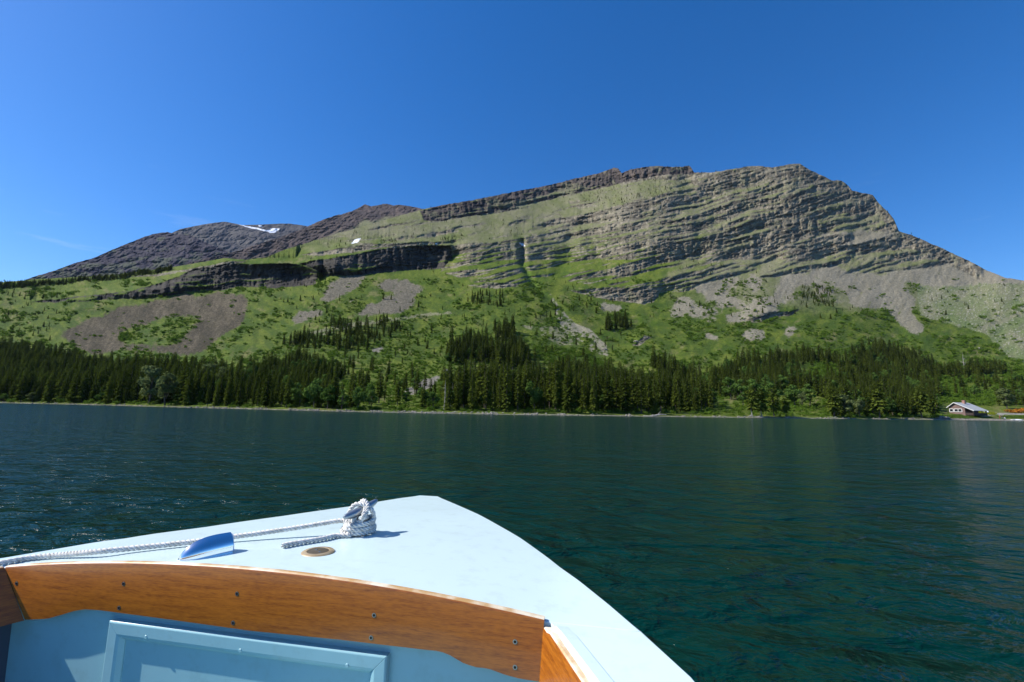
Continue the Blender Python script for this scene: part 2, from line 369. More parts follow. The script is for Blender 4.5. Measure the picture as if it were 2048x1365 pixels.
    col = mixc(col, mixc(c(.155, .168, .068), c(.215, .205, .122), np.clip(.5+n1+.8*nf, 0, 1)), hi)
    darkg = sst(-.04, .42, fbm(px/22, py/15, 4, 77)-.05+.25*sst(540, 640, py)*(1-hi))*(1-.75*hi)*(1-sst(720, 760, py))
    col = mixc(col, c(.040, .076, .014), darkg*.62)
    sage = Z([(1829, 573), (1900, 568), (2048, 562), (3000, 600), (3000, 760), (2048, 725), (2007, 706), (1966, 664), (1883, 648), (1842, 631)])
    col = mixc(col, mixc(c(.15, .19, .075), c(.23, .225, .13), np.clip(.5+1.4*n1, 0, 1)), sage*.85)
    speck = sst(.35, .55, perlin(px/3.5, py/2.2, 91)+.3*n1)
    col = mixc(col, c(.36, .335, .27), speck*sage*.8)
    # scree: broken edges, streaked down the slope
    gr = fbm(px/2.6, py/1.8, 2, 101)
    def ragged(m, a=.42, n=5): return sst(.38, .62, blur(m, n, int(n*1.3))+a*(.6*nf+.35*gr+.7*n2)) if a else m
    streak = fbm((px+.5*(py-620))/9, py/60, 3, 131)
    sd = Z([(116, 667), (178, 639), (239, 619), (308, 602), (376, 591), (444, 586), (496, 585), (492, 619), (485, 646), (444, 673), (410, 701), (393, 708), (362, 712), (328, 706), (239, 700), (191, 712), (144, 692)], warp=.95)*sst(-.62, -.4, n2+.5*nf)
    hole_ = blur(Z([(239, 673), (260, 658), (308, 636), (376, 629), (403, 639), (376, 670), (342, 694), (273, 690), (239, 690)]), 6, 9)
    sd = sd*(1-sst(.45, .7, hole_+.75*n2+.5*nf))
    sm = Z([(662, 563), (703, 546), (740, 546), (727, 571), (694, 587), (662, 604), (640, 606)], [(756, 571), (805, 554), (867, 563), (854, 583), (830, 587), (830, 612), (797, 628), (711, 634), (735, 612), (764, 604), (772, 587)], [(596, 616), (657, 616), (641, 632), (596, 647)], [(690, 604), (727, 583), (723, 602), (698, 614)], [(570, 640), (600, 628), (604, 640), (580, 662)], warp=1.2)
    sm = sm*sst(-.32, -.12, n1+.4*nf)
    sl = Z([(806, 782), (846, 758), (886, 749), (866, 774), (822, 792)], [(740, 700), (765, 692), (768, 700), (748, 708)], warp=.6)
    st = Z([(1763, 548), (1821, 538), (1862, 529), (1929, 522), (2020, 556), (2060, 560), (2060, 568), (1966, 567), (1904, 575), (1846, 571), (1800, 561)],
           [(1614, 544), (1668, 528), (1697, 544), (1755, 548), (1800, 565), (1829, 598), (1821, 627), (1850, 662), (1829, 672), (1792, 644), (1771, 619), (1705, 615), (1689, 582), (1647, 561)],
           [(1655, 466), (1730, 459), (1796, 462), (1850, 482), (1821, 474), (1730, 497), (1684, 501), (1614, 480)], [(1480, 668), (1500, 656), (1523, 660), (1532, 672), (1524, 686), (1512, 676), (1496, 686)], [(1569, 656), (1602, 652), (1573, 683)], [(1405, 664), (1440, 672), (1432, 684), (1400, 672)], [(1200, 606), (1250, 609), (1242, 624), (1200, 622)], warp=.6)
    st3 = Z([(1378, 586), (1432, 557), (1515, 552), (1614, 546), (1647, 565), (1684, 586), (1606, 598), (1573, 622), (1531, 640), (1432, 650), (1382, 640), (1330, 656), (1350, 606)])
    st3 = st3*sst(-.12, .06, .8*n1+.6*nf+.6*n2+.07)*(1-.0*px)
    stp = st*0
    sg = Z([(1100, 588), (1117, 612), (1146, 645), (1183, 661), (1215, 690), (1215, 714), (1183, 704), (1133, 669), (1109, 624)], warp=.5)*sst(-.35, 0, nf+n1)
    path = Z([(1965, 650), (2050, 622), (2050, 630), (1972, 658)], [(620, 665), (700, 645), (900, 622), (905, 627), (720, 652), (640, 672)], [(1040, 650), (1140, 655), (1180, 690), (1120, 690)], warp=.4)
    sd = ragged(sd, .4, 6); sm = ragged(sm, .5, 4); sl = ragged(sl, .45, 3); st = ragged(st, .5, 4)*sst(-.75, -.45, streak+.5*nf); st3 = ragged(st3, .55, 4)
    col = mixc(col, mixc(c(.050, .041, .030), c(.145, .117, .081), np.clip(.42+.45*streak+.7*fbm(px/40,py/40,3,151)+.6*nl+.4*nf+.8*gr, 0, 1)), sd*.94)
    col = mixc(col, mixc(c(.12, .104, .082), c(.22, .19, .145), np.clip(.5+.9*gr+.5*nf, 0, 1)), sm*.9)
    col = mixc(col, mixc(c(.15, .14, .11), c(.27, .25, .20), np.clip(.5+gr, 0, 1)), sl)
    col = mixc(col, mixc(c(.215, .19, .135), c(.30, .268, .20), np.clip(.5+.8*streak+.4*n1+.6*gr, 0, 1)), np.maximum(st, st3)*.9)
    col = mixc(col, c(.29, .265, .19), sg*.9); col = mixc(col, c(.25, .235, .15), path*.7*sst(-.3, .05, n1+nf))
    # rock
    rc = mixc(c(.098, .086, .064), c(.265, .232, .165), np.clip(.45+.9*perlin(px/60, bed/7, 111)+.5*nf, 0, 1))
    rc = rc*(1-.14*blur(face, 4, 6))[..., None]
    rc = mixc(rc, c(.036, .034, .034), np.clip(cliffL+cliffM, 0, 1)*np.clip(.78+.3*n1, 0, 1))  # shade of the left cliffs darkened into their rock colour
    rc = mixc(rc, mixc(c(.055, .047, .045), c(.12, .098, .083), np.clip(.5+n1+nf, 0, 1)), np.clip(rib, 0, 1))
    lichen = sst(.1, .4, n2+.4*nf)*(1-np.clip(cliffL+cliffM, 0, 1))
    rc = mixc(rc, c(.185, .185, .105), lichen*.5)
    rc = mixc(rc, c(.34, .30, .22), sst(.25, .5, perlin(px/5, bed/2.5, 121)+.4*nf)*.6*(1-np.clip(cliffL+cliffM+rib, 0, 1))); col = mixc(col, rc, sst(.05, .8, rock))
    col = mixc(col, c(.07, .13, .02), np.clip(gul*sst(520, 540, py)*(1-sst(560, 620, py)), 0, 1)*.8)
    sn = Z([(702, 488), (711, 479), (722, 477), (716, 485)], [(1038, 486), (1047, 488), (1050, 493), (1042, 491)], [(868, 487), (876, 486), (874, 490)], warp=.12)
    col = mixc(col, c(.82, .85, .88), sn)
    floor = sst(705, 745, py)*0
    beach = (1-sst(.10, .24, Zc+.10*nf+.16*fbm(px/40, px*0+2.2, 3, 66)))
    wide = sst(1790, 1890, px)*(1-sst(.5, .75, Zc-.15*n1))
    col = mixc(col, mixc(c(.17, .155, .125), c(.34, .315, .26), np.clip(.5+1.4*gr, 0, 1)), np.maximum(beach*.85, wide))
    lane = Z([(1960, 829), (2000, 826.5), (2300, 828), (2300, 832), (2000, 830)], warp=.1)
    col = mixc(col, c(.33, .31, .27), lane)
    # ---- mesh
    X = dx*r; Y = dy*r
    eq = (T[1:]-T[:-1]) < 1e-7; dead = eq[:, :-1] & eq[:, 1:]
    rows = [np.stack([dx[0]*r[0]*.93, dy[0]*r[0]*.93, np.full(nc, -2.5)], -1)]
    rows += [np.stack([X[i], Y[i], Zc[i]], -1) for i in range(nr)]
    for q, (f, dz) in enumerate(((1.03, .03), (1.25, .25), (1.9, .62))):
        rows.append(np.stack([dx[-1]*r[-1]*f, dy[-1]*r[-1]*f, Zc[-1]*(1-dz)], -1))
    V = np.concatenate(rows); R_ = len(rows)
    idx = np.arange(R_*nc).reshape(R_, nc)
    Q = np.stack([idx[:-1, :-1], idx[:-1, 1:], idx[1:, 1:], idx[1:, :-1]], -1)
    lv = np.ones(Q.shape[:2], bool); lv[1:nr] = ~dead; Q = Q[lv]
    o = mesh_np('mountain', V, Q, terrain_mat('mountain_ground', .5, .55, 1.5), smooth=True)
    ca = o.data.color_attributes.new('ground', 'FLOAT_COLOR', 'POINT')
    full = np.concatenate([col[:1], col, col[-1:], col[-1:], col[-1:]]).reshape(-1, 3)
    full = np.concatenate([np.clip(full, .005, .95), np.ones((len(full), 1))], 1).astype(np.float32)
    ca.data.foreach_set('color', full.ravel())
    tag(o, kind='structure')
    print('mountain range', r[-1].min(), r[-1].max(), 'z', Zc.max(), 'mid', r[-1][nc//2])
    G = dict(px=px, py=py, X=X, Y=Y, Z=Zc, r=r, az=az, T=T, rock=rock, hi=hi, scree=np.clip(sd+sm+sl+st+sg, 0, 1), st3=st3, sage=sage, n1=n1, n2=n2, nf=nf, darkg=darkg, snow=sn)
    dr = np.concatenate([np.abs(np.diff(r, axis=0))*(~eq), np.zeros((1, nc))]); da = np.gradient(az)[None]
    G['area'] = dr*r*da
    return G
G = build_mountain()
def ground(px, py):
    """terrain point seen at a photo pixel"""
    a, T = azT(px, py); j = int(np.clip(np.searchsorted(G['az'], a), 1, len(G['az'])-2))
    col = G['T'][:, j]; u, k_ = np.unique(col, return_index=True)
    rr = np.interp(T, u, G['r'][k_, j])
    return Vector((math.sin(a)*rr, math.cos(a)*rr, EYE+max(T, col[0])*rr))

# ------------------------------------------------------------------ the ridge and the far mountain behind
def relief(name, sky_px, low, r_base, slope, paint, rough=.0016, disp=1.0, seed=0):
    a, Tt = pixline(sky_px); az = np.linspace(a[0], a[-1], 520); nr = 130
    Ts = np.interp(az, a, Tt); k = az*F
    Ts = Ts+rough*ridged(k/9, k*0+seed, 3, 3+seed)
    Tb = np.interp(az, *pixline(low))
    t = np.linspace(0, 1, nr)[:, None]; T = Tb[None]+np.maximum(Ts-Tb, .002)[None]*t
    AZ = np.repeat(az[None], nr, 0); dx, dy = np.sin(AZ), np.cos(AZ)
    px, py = project(dx*1000, dy*1000, EYE+T*1000)
    lr = np.log(r_base)+np.concatenate([np.zeros((1, len(az))), np.cumsum(np.diff(T, axis=0)/np.maximum(slope-T[1:], .15), 0)])
    crag = ridged((px+1.2*py)/34, (py-.25*px)/20, 4, 7+seed)*.012+ridged((px+py)/11, py/7, 2, 8+seed)*.0035+.03*fbm(px/110, py/80, 3, 9+seed)
    col, rk = paint(px, py, T)
    r = np.exp(lr+crag*disp*(.4+.6*rk)); Zc = EYE+T*r
    rows = [np.stack([dx[i]*r[i], dy[i]*r[i], Zc[i]], -1) for i in range(nr)]
    for f, dz in ((1.03, .05), (1.3, .4), (1.8, .8)): rows.append(np.stack([dx[-1]*r[-1]*f, dy[-1]*r[-1]*f, Zc[-1]*(1-dz)], -1))
    V = np.concatenate(rows); idx = np.arange(len(V)).reshape(len(rows), len(az))
    Q = np.stack([idx[:-1, :-1], idx[:-1, 1:], idx[1:, 1:], idx[1:, :-1]], -1).reshape(-1, 4)
    o = mesh_np(name, V, Q, terrain_mat(name+'_ground', .12, .2, 3.5), smooth=True)
    ca = o.data.color_attributes.new('ground', 'FLOAT_COLOR', 'POINT')
    full = np.concatenate([col]+[col[-1:]]*3).reshape(-1, 3)
    ca.data.foreach_set('color', np.concatenate([full, np.ones((len(full), 1))], 1).astype(np.float32).ravel())
    tag(o, kind='structure'); print(name, r[-1].min(), r[-1].max())
def mixv(a, b, w): return np.array(a)[None, None]*(1-w[..., None])+np.array(b)[None, None]*w[..., None] if np.ndim(a) == 1 else a*(1-w[..., None])+np.array(b)[None, None]*w[..., None]
def paint_ridge(px, py, T):
    n = fbm(px/30, py/20, 4, 3); f = fbm(px/7, py/5, 3, 5)
    sky = np.interp(px, [p[0] for p in RIDGE], [p[1] for p in RIDGE]); b = py-sky
    rk = 1-sst(26, 42, b+10*n-np.interp(px, [400, 640, 860], [-14, 8, -14]))
    col = mixv((.055, .046, .046), (.115, .088, .078), np.clip(.5+1.1*n+.5*f, 0, 1))
    g = mixv((.14, .16, .06), (.2, .2, .11), np.clip(.5+n, 0, 1))
    col = g*(1-rk[..., None])+col*rk[..., None]
    return col, rk
RIDGE = [(330, 548), (380, 526), (480, 502), (520, 488), (560, 476), (600, 461), (640, 443), (668, 433), (690, 428), (712, 420), (730, 410), (742, 414), (756, 412), (770, 408), (786, 412), (800, 411), (815, 413), (832, 416), (852, 420), (900, 440)]
relief('ridge', RIDGE, [(330, 562), (480, 540), (560, 530), (640, 500), (740, 478), (850, 450), (900, 446)], 1500, .85, paint_ridge, seed=1)
def paint_far(px, py, T):
    n = fbm(px/34, py/16, 4, 13); f = fbm(px/8, py/5, 3, 15)
    col = mixv((.042, .039, .055), (.082, .070, .080), np.clip(.5+1.0*n+.5*f, 0, 1))  # bluish distance haze tinted into the rock colour
    g = sst(.1, .4, n+.3*f+.25*sst(500, 540, py)); col = mixv(col, (.085, .098, .06), g*.75)
    return col, np.ones(px.shape)*.9
def paint_back(px, py, T):
    n = fbm(px/30, py/12, 4, 23); f = fbm(px/8, py/4, 3, 25)
    col = mixv((.075, .07, .075), (.125, .115, .105), np.clip(.5+1.2*n+.5*f, 0, 1))
    b = px
    sn = inpoly(px+3*f, py+1.5*f, [(534, 461), (546, 457), (561, 458), (549, 466), (538, 466)]) | inpoly(px+3*f, py+1.2*n, [(478, 450), (505, 454), (538, 462), (536, 464), (503, 457)]) | inpoly(px+2*f, py, [(516, 451), (523, 451), (525, 454), (518, 454)])
    col = mixv(col, (.8, .83, .88), sn.astype(float))
    return col, np.ones(px.shape)*.6
FARM = [(-60, 590), (20, 572), (75, 552), (110, 542), (150, 527), (190, 516), (230, 498), (265, 484), (290, 474), (310, 468), (335, 465), (352, 470), (372, 468), (395, 478), (420, 490), (470, 510), (520, 530)]
BACK = [(300, 490), (345, 466), (360, 459), (385, 454), (410, 449), (432, 446), (450, 444), (470, 448), (485, 451), (520, 450), (560, 448), (580, 448), (610, 452), (660, 470)]
relief('far_mountain', FARM, [(-60, 600), (75, 585), (265, 570), (372, 552), (520, 545)], 1900, .7, paint_far, rough=.0008, seed=2)
relief('back_mountain', BACK, [(300, 520), (400, 515), (520, 510), (660, 510)], 3200, .75, paint_back, rough=.0006, seed=4)

# ------------------------------------------------------------------ vegetation prototypes
class Geo:
    def __init__(s): s.v = []; s.f = []; s.n = 0
    def rhombus(s, p, d, side, w):
        a = p; b = p+d*.45+side*w; c_ = p+d; e = p+d*.45-side*w
        s.v += [a, b, c_, e]; s.f.append((s.n, s.n+1, s.n+2, s.n+3)); s.n += 4
    def quad(s, c_, u, w):
        s.v += [c_-u-w, c_+u-w, c_+u+w, c_-u+w]; s.f.append((s.n, s.n+1, s.n+2, s.n+3)); s.n += 4
    def mesh(s, name, m):
        me = bpy.data.meshes.new(name); V = np.array(s.v, np.float32); Q = np.array(s.f, np.int32)
        me.vertices.add(len(V)); me.vertices.foreach_set('co', V.ravel()); me.loops.add(Q.size); me.loops.foreach_set('vertex_index', Q.ravel())
        me.polygons.add(len(Q)); me.polygons.foreach_set('loop_start', np.arange(0, Q.size, 4, dtype=np.int32)); me.polygons.foreach_set('loop_total', np.full(len(Q), 4, np.int32))
        me.update(calc_edges=True); me.materials.append(m); return me
def unit(v): return v/max(1e-9, np.linalg.norm(v))
def trunk_mesh(name, H, r0, m, bend=.15, limbs=(), sides=7, rg=random):
    bm = bmesh.new(); bx, by = rg.uniform(-bend, bend), rg.uniform(-bend, bend)
    pts = [(bx*math.sin(3*t), by*math.sin(2.4*t), H*t) for t in np.linspace(-.02, 1, 9)]
    add_tube(bm, pts, [r0*(1-t)**.8+.012 for t in np.linspace(0, 1, 9)], sides)
    for l, rr in limbs: add_tube(bm, l, [rr, rr*.75, rr*.45, rr*.15][:len(l)], 5)
    me = bpy.data.meshes.new(name); bmesh.ops.recalc_face_normals(bm, faces=bm.faces[:]); bm.to_mesh(me); bm.free(); me.materials.append(m)
    return me
def conifer(seed, H=10, R=1.7, low=.08, power=.8, dz=.27, gap=0, m=None):
    rg = np.random.default_rng(seed); g = Geo(); z = H*low
    while z < H*.985:
        f = (z/H-low)/(1-low); rad = R*((1-f)**power)*(.86+.28*rg.random())+.08
        if f < .12: rad *= .55+f*3.7
        nb = int(rg.integers(5, 8)); a0 = rg.random()*6.28
        for b in range(nb):
            if rg.random() < gap: continue
            th = a0+6.283*b/nb+rg.normal(0, .25); ln = rad*rg.uniform(.62, 1.12)
            dr = -.62+.6*f+rg.normal(0, .16)
            d = np.array([math.cos(th), math.sin(th), dr]); d = unit(d)*ln; side = np.array([-math.sin(th), math.cos(th), 0])
            tilt = np.array([0, 0, rg.normal(0, .35)])
            p = np.array([0, 0, z+rg.normal(0, .06)])
            g.rhombus(p+d*.12, d*.9, unit(side+tilt), .17*ln+.05)
            for sg in (-1, 1):
                d2 = unit(unit(d)+side*sg*rg.uniform(.55, .95)+np.array([0, 0, rg.normal(-.12, .25)]))*ln*rg.uniform(.38, .55)
                g.rhombus(p+d*rg.uniform(.35, .5), d2, unit(np.cross(d2, [0, 0, 1])+tilt*1.4), .11*ln+.04)
            if ln > .7:
                d3 = unit(d+np.array([0, 0, rg.normal(.1, .25)]))*ln*.45
                g.rhombus(p+d*.62, d3, unit(side+np.array([0, 0, rg.normal(0, .8)])), .13*ln)
        z += dz*(.75+.5*rg.random())*(1-.35*f)
    g.rhombus(np.array([0, 0, H*.95]), np.array([.02, 0, H*.06]), np.array([1., 0, 0]), .06)
    return g.mesh('crown', m or M_conifer)
def clumps(g, rg, cs, n, size, spread):
    for c_, cr in cs:
        for _ in range(int(n*cr*cr)):
            d = unit(rg.normal(size=3)); p = c_+d*cr*(rg.uniform(.55, 1.08))*np.array([1, 1, spread])
            u = unit(np.cross(d+rg.normal(0, .5, 3), rg.normal(size=3))); w = unit(np.cross(u, d+rg.normal(0, .6, 3)))
            s_ = size*rg.uniform(.6, 1.25); g.quad(p, u*s_, w*s_*.62)
def broadleaf(seed, H=8, R=2.6, m=None, trunkh=.25, mt=None):
    rg = np.random.default_rng(seed); g = Geo(); cs = []; limbs = []
    for i in range(17):
        th = i*2.4+rg.normal(0, .3); f = rg.uniform(0, 1); zz = H*(trunkh+.05+(.86-trunkh)*f); rr = R*math.sin(math.pi*(.18+.72*f))*rg.uniform(.35, .8)
        c_ = np.array([math.cos(th)*rr, math.sin(th)*rr, zz]); cs.append((c_, R*rg.uniform(.26, .44)))
        if i % 2 == 0: limbs.append(([(0, 0, zz*.45), tuple(c_*.45+np.array([0, 0, zz*.3])), tuple(c_*.85+np.array([0, 0, zz*.1])), tuple(c_)], .07*H/8))
    clumps(g, rg, cs, 105, .17*R/2.6+.05, .8)
    return g.mesh('crown', m or M_decid), trunk_mesh('trunk', H*.75, .018*H, mt or M_bark, .3, limbs)
def shrub_mesh(seed, m):
    rg = np.random.default_rng(seed); g = Geo()
    cs = [(np.array([rg.normal(0, .55), rg.normal(0, .55), rg.uniform(.25, .75)]), rg.uniform(.35, .6)) for _ in range(6)]
    clumps(g, rg, cs, 110, .13, .75)
    return g.mesh('shrub_proto', m)
CON = []
for i, (R_, low, pw, gap) in enumerate([(1.65, .05, .62, .04), (1.3, .07, .5, .08), (2.0, .04, .7, .05), (1.2, .14, .45, .14), (1.6, .22, .45, .18), (2.2, .1, .55, .12)]):
    CON.append((conifer(100+i, 10, R_, low, pw, gap=gap), trunk_mesh('trunk', 9.8, .15, M_bark)))
BRO = [broadleaf(200+i, 8, R_, mm) for i, (R_, mm) in enumerate([(2.4, M_decid), (2.1, M_decid), (2.7, M_decid), (2.5, M_pale), (2.2, M_pale)])]

def scatter(name, pts, scl, idx, protos, tilt=.05, zs=None):
    n = len(pts); me = bpy.data.meshes.new(name); me.vertices.add(n); me.vertices.foreach_set('co', np.asarray(pts, np.float32).ravel())
    rot = np.stack([RNG.normal(0, tilt, n), RNG.normal(0, tilt, n), RNG.uniform(0, 6.283, n)], -1).astype(np.float32)
    sc3 = np.stack([scl*RNG.uniform(.85, 1.2, n), scl*RNG.uniform(.85, 1.2, n), (scl if zs is None else zs)], -1).astype(np.float32)
    me.attributes.new('rot', 'FLOAT_VECTOR', 'POINT').data.foreach_set('vector', rot.ravel())
    me.attributes.new('scl', 'FLOAT_VECTOR', 'POINT').data.foreach_set('vector', sc3.ravel())
    me.attributes.new('idx', 'INT', 'POINT').data.foreach_set('value', np.asarray(idx, np.int32))
    o = bpy.data.objects.new(name, me); COL.objects.link(o)
    pc = bpy.data.collections.new(name+'_kinds')
    for i, ms in enumerate(protos):
        if isinstance(ms, tuple):                       # crown and trunk joined
            bm = bmesh.new(); bm.from_mesh(ms[0]); k = len(bm.faces); bm.from_mesh(ms[1]); bm.faces.ensure_lookup_table()
            for f in bm.faces[k:]: f.material_index = 1
            mm = bpy.data.meshes.new('%s_kind' % name); bm.to_mesh(mm); bm.free()
            mm.materials.append(ms[0].materials[0]); mm.materials.append(ms[1].materials[0])
        else: mm = ms
        po = bpy.data.objects.new('%s_%02d' % (name, i), mm); pc.objects.link(po)
    ng = bpy.data.node_groups.new(name+'_scatter', 'GeometryNodeTree')
    ng.interface.new_socket('Geometry', in_out='INPUT', socket_type='NodeSocketGeometry'); ng.interface.new_socket('Geometry', in_out='OUTPUT', socket_type='NodeSocketGeometry')
    A = lambda t: ng.nodes.new(t)
    gi, go, ip, ci = A('NodeGroupInput'), A('NodeGroupOutput'), A('GeometryNodeInstanceOnPoints'), A('GeometryNodeCollectionInfo')
    ci.inputs['Collection'].default_value = pc; ci.inputs['Separate Children'].default_value = True; ci.inputs['Reset Children'].default_value = True
    def na(nm, dt):
        q = A('GeometryNodeInputNamedAttribute'); q.data_type = dt; q.inputs['Name'].default_value = nm
        return [s for s in q.outputs if s.enabled and s.name == 'Attribute'][0]
    lk = ng.links.new
    lk(gi.outputs[0], ip.inputs['Points']); lk(ci.outputs[0], ip.inputs['Instance']); ip.inputs['Pick Instance'].default_value = True
    lk(na('idx', 'INT'), ip.inputs['Instance Index']); lk(na('rot', 'FLOAT_VECTOR'), ip.inputs['Rotation']); lk(na('scl', 'FLOAT_VECTOR'), ip.inputs['Scale'])
    lk(ip.outputs[0], go.inputs[0])
    md = o.modifiers.new('scatter', 'NODES'); md.node_group = ng
    return o
def sample(density, n):
    """n terrain points drawn by density x real ground area; returns flat indices and jittered positions"""
    w = (density*G['area'])[:-1, 1:-1]; p = w.ravel()/w.sum(); ii = RNG.choice(p.size, n, p=p)
    i, j = np.unravel_index(ii, w.shape); j = j+1; a = RNG.random(n); b = RNG.random(n)
    def lerp(A): return (A[i, j]*(1-a)+A[i+1, j]*a)*(1-b)+(A[i, j+1]*(1-a)+A[i+1, j+1]*a)*b
    return i, j, np.stack([lerp(G['X']), lerp(G['Y']), lerp(G['Z'])], -1)
def thin_out(pts, dist):
    keep = []; grid = {}
    for k, p in enumerate(pts):
        d = dist[k]; c_ = (int(p[0]//3.0), int(p[1]//3.0)); ok = True
        for ax in (-1, 0, 1):
            for ay in (-1, 0, 1):
                for q in grid.get((c_[0]+ax, c_[1]+ay), ()):
                    if (pts[q][0]-p[0])**2+(pts[q][1]-p[1])**2 < d*d: ok = False; break
                if not ok: break
            if not ok: break
        if ok: grid.setdefault(c_, []).append(k); keep.append(k)
    return np.array(keep)

# ------------------------------------------------------------------ conifers
px, py = G['px'], G['py']
wpx = px+10*G['n1']+4*G['nf']; wpy = py+6*G['n2']+2*G['nf']
def area(*polys):
    r = np.zeros(px.shape)
    for p in polys: r = np.maximum(r, inpoly(wpx, wpy, p))
    return r
dens = area([(-900, 690), (-300, 700), (0, 702), (110, 712), (170, 738), (230, 738), (330, 745), (450, 748), (540, 740), (600, 715), (640, 735), (700, 752), (640, 775), (660, 800), (690, 812), (680, 822), (400, 816), (200, 811), (0, 805), (-300, 801), (-900, 798)])
dens = np.maximum(dens, area([(893, 705), (930, 688), (968, 690), (985, 705), (975, 728), (895, 730)], [(985, 664), (1025, 664), (1030, 682), (985, 682)], [(975, 712), (1035, 698), (1068, 735), (1050, 744), (990, 737)]))
dens = np.maximum(dens, area([(884, 790), (960, 775), (1060, 775), (1120, 748), (1180, 750), (1240, 772), (1330, 788), (1418, 795), (1425, 822), (1300, 830), (1100, 828), (890, 826)]))
dens = np.maximum(dens, area([(1290, 720), (1345, 745), (1420, 768), (1465, 735), (1520, 718), (1620, 712), (1690, 722), (1745, 690), (1810, 705), (1880, 738), (1990, 737), (2015, 748), (1930, 757), (1850, 765), (1885, 790), (1885, 822), (1800, 834), (1660, 834), (1650, 800), (1590, 782), (1500, 802), (1450, 794), (1380, 782), (1310, 747)]))
dens = np.maximum(dens, .35*area([(560, 690), (700, 655), (800, 650), (800, 668), (720, 700), (640, 705)]))
dens = np.maximum(dens, .45*area([(596, 672), (642, 668), (640, 694), (596, 694)], [(658, 650), (700, 650), (700, 672), (658, 672)], [(756, 648), (794, 648), (794, 668), (756, 668)], [(1212, 640), (1262, 640), (1262, 662), (1212, 662)], [(940, 590), (1008, 590), (1008, 612), (940, 612)], [(1600, 572), (1662, 580), (1662, 616), (1600, 606)]))
dens = np.maximum(dens, .07*area([(1690, 755), (2100, 760), (2100, 815), (1900, 815), (1880, 780)], [(700, 720), (800, 740), (880, 780), (860, 820), (700, 818)]))
dens = np.maximum(dens, .5*area([(1992, 800), (2120, 800), (2120, 814), (1992, 814)]))
dens = dens*(1-area([(1595, 745), (1640, 725), (1700, 745), (1690, 768), (1640, 775), (1600, 768)])*.93)
dens = dens*(1-area([(1870, 798), (1995, 798), (2000, 850), (1870, 850)]))
dens = dens*(1-inpoly(px, py, [(1425, 800), (1660, 800), (1660, 850), (1425, 850)])*.96)
open_left = inpoly(px, py, [(255, 790), (345, 792), (345, 813), (255, 813)]); dens = dens*(1-.75*open_left)
dens = dens*(G['Z'] > .5)*(.12+.88*sst(-.42, -.12, fbm(px/46, py/17, 3, 220)+.25*(px < 450)))
i, j, P3 = sample(np.clip(dens, 0, 1), 15000)
PX = px[i, j]; PY = py[i, j]
Hh = np.interp(PX, [0, 350, 600, 880, 900, 1400, 1430, 1900], [12.0, 10.6, 8.0, 8.5, 11.2, 10.2, 9.0, 8.5])*RNG.uniform(.58, 1.2, len(P3))
Hh = Hh*(1+.34*fbm(P3[:, 0]/9, P3[:, 1]/9, 2, 230))
front = np.clip(1-(G['Z'][i, j]-.5)/3.0, 0, 1); Hh = Hh*(1+.06*front)
stand = inpoly(PX, PY, [(890, 660), (1070, 660), (1070, 746), (890, 746)]); Hh = np.where(stand, Hh*1.15, Hh)
Hh = np.where(PY < 615, Hh*.55, Hh)
keep = thin_out(P3, 1.75+.055*Hh+.35*RNG.random(len(P3)))
P3, Hh, PX, PY = P3[keep], Hh[keep], PX[keep], PY[keep]
# small wind-stunted trees dotted over the high slopes, and the wood on the skyline at the left
dd = (G['T'] > .16)*(G['scree'] < .5)*(G['snow'] < .5)*(py < 640)*(.012*(px > 560)*(.3+np.clip(G['n1']+.2, 0, 1)*2))+.9*inpoly(wpx, wpy, [(-500, 590), (0, 572), (100, 566), (200, 557), (270, 549), (340, 541), (350, 545), (200, 563), (60, 575), (-500, 604)])
dd = dd+.05*inpoly(px, py, [(1150, 345), (1520, 325), (1560, 380), (1300, 420), (1120, 400)])+.2*inpoly(px, py, [(760, 482), (795, 480), (795, 492), (760, 494)])+.12*inpoly(px, py, [(880, 478), (930, 470), (925, 486), (880, 488)])
dd = dd+.02*inpoly(px, py, [(0, 580), (130, 600), (110, 700), (0, 700)])+.012*inpoly(px, py, [(560, 600), (1250, 560), (1250, 740), (700, 740)])
i2, j2, Q3 = sample(dd, 2300)
bd = np.clip(blur(dens, 4, 6), 0, 1)*(py > 690)*(G['Z'] > .6)*sst(.0, .3, fbm(px/40, py/18, 3, 201))
i4, j4, B3 = sample(bd, 620); HB = RNG.uniform(4.5, 9.5, len(B3))
H2 = np.where(py[i2, j2] < 600, RNG.uniform(1.6, 4.2, len(Q3)), RNG.uniform(2.5, 6.5, len(Q3)))
H2 = np.where((px[i2, j2] < 350) & (py[i2, j2] < 600), RNG.uniform(4, 7.5, len(Q3)), H2)
# which of them show largest
order = np.argsort(np.hypot(P3[:, 0], P3[:, 1])); env = np.full(2048, 1e9); vis = np.zeros(len(P3))
tpx, tpy = project(P3[:, 0], P3[:, 1], P3[:, 2]+Hh); bpx, bpy_ = project(P3[:, 0], P3[:, 1], P3[:, 2])
for q in order:
    hw = max(1, int((bpy_[q]-tpy[q])*.13)); a, b = int(tpx[q])-hw, int(tpx[q])+hw+1
    if b <= 0 or a >= 2048: continue
    a, b = max(a, 0), min(b, 2048); e = env[a:b]; prof = tpy[q]+(np.abs(np.arange(a, b)-tpx[q])/hw)*(bpy_[q]-tpy[q])*.8
    vis[q] = np.clip(np.minimum(e, bpy_[q])-prof, 0, None).sum(); env[a:b] = np.minimum(e, prof)
big = np.argsort(-vis)[:296]; isbig = np.zeros(len(P3), bool); isbig[big] = True
kind = RNG.integers(0, 6, len(P3)); kind = np.where((PX < 400) & (RNG.random(len(P3)) < .55), RNG.choice([2, 5], len(P3)), kind)
st = ~isbig
print('conifers', len(P3), 'small', len(Q3), 'H', Hh.mean())
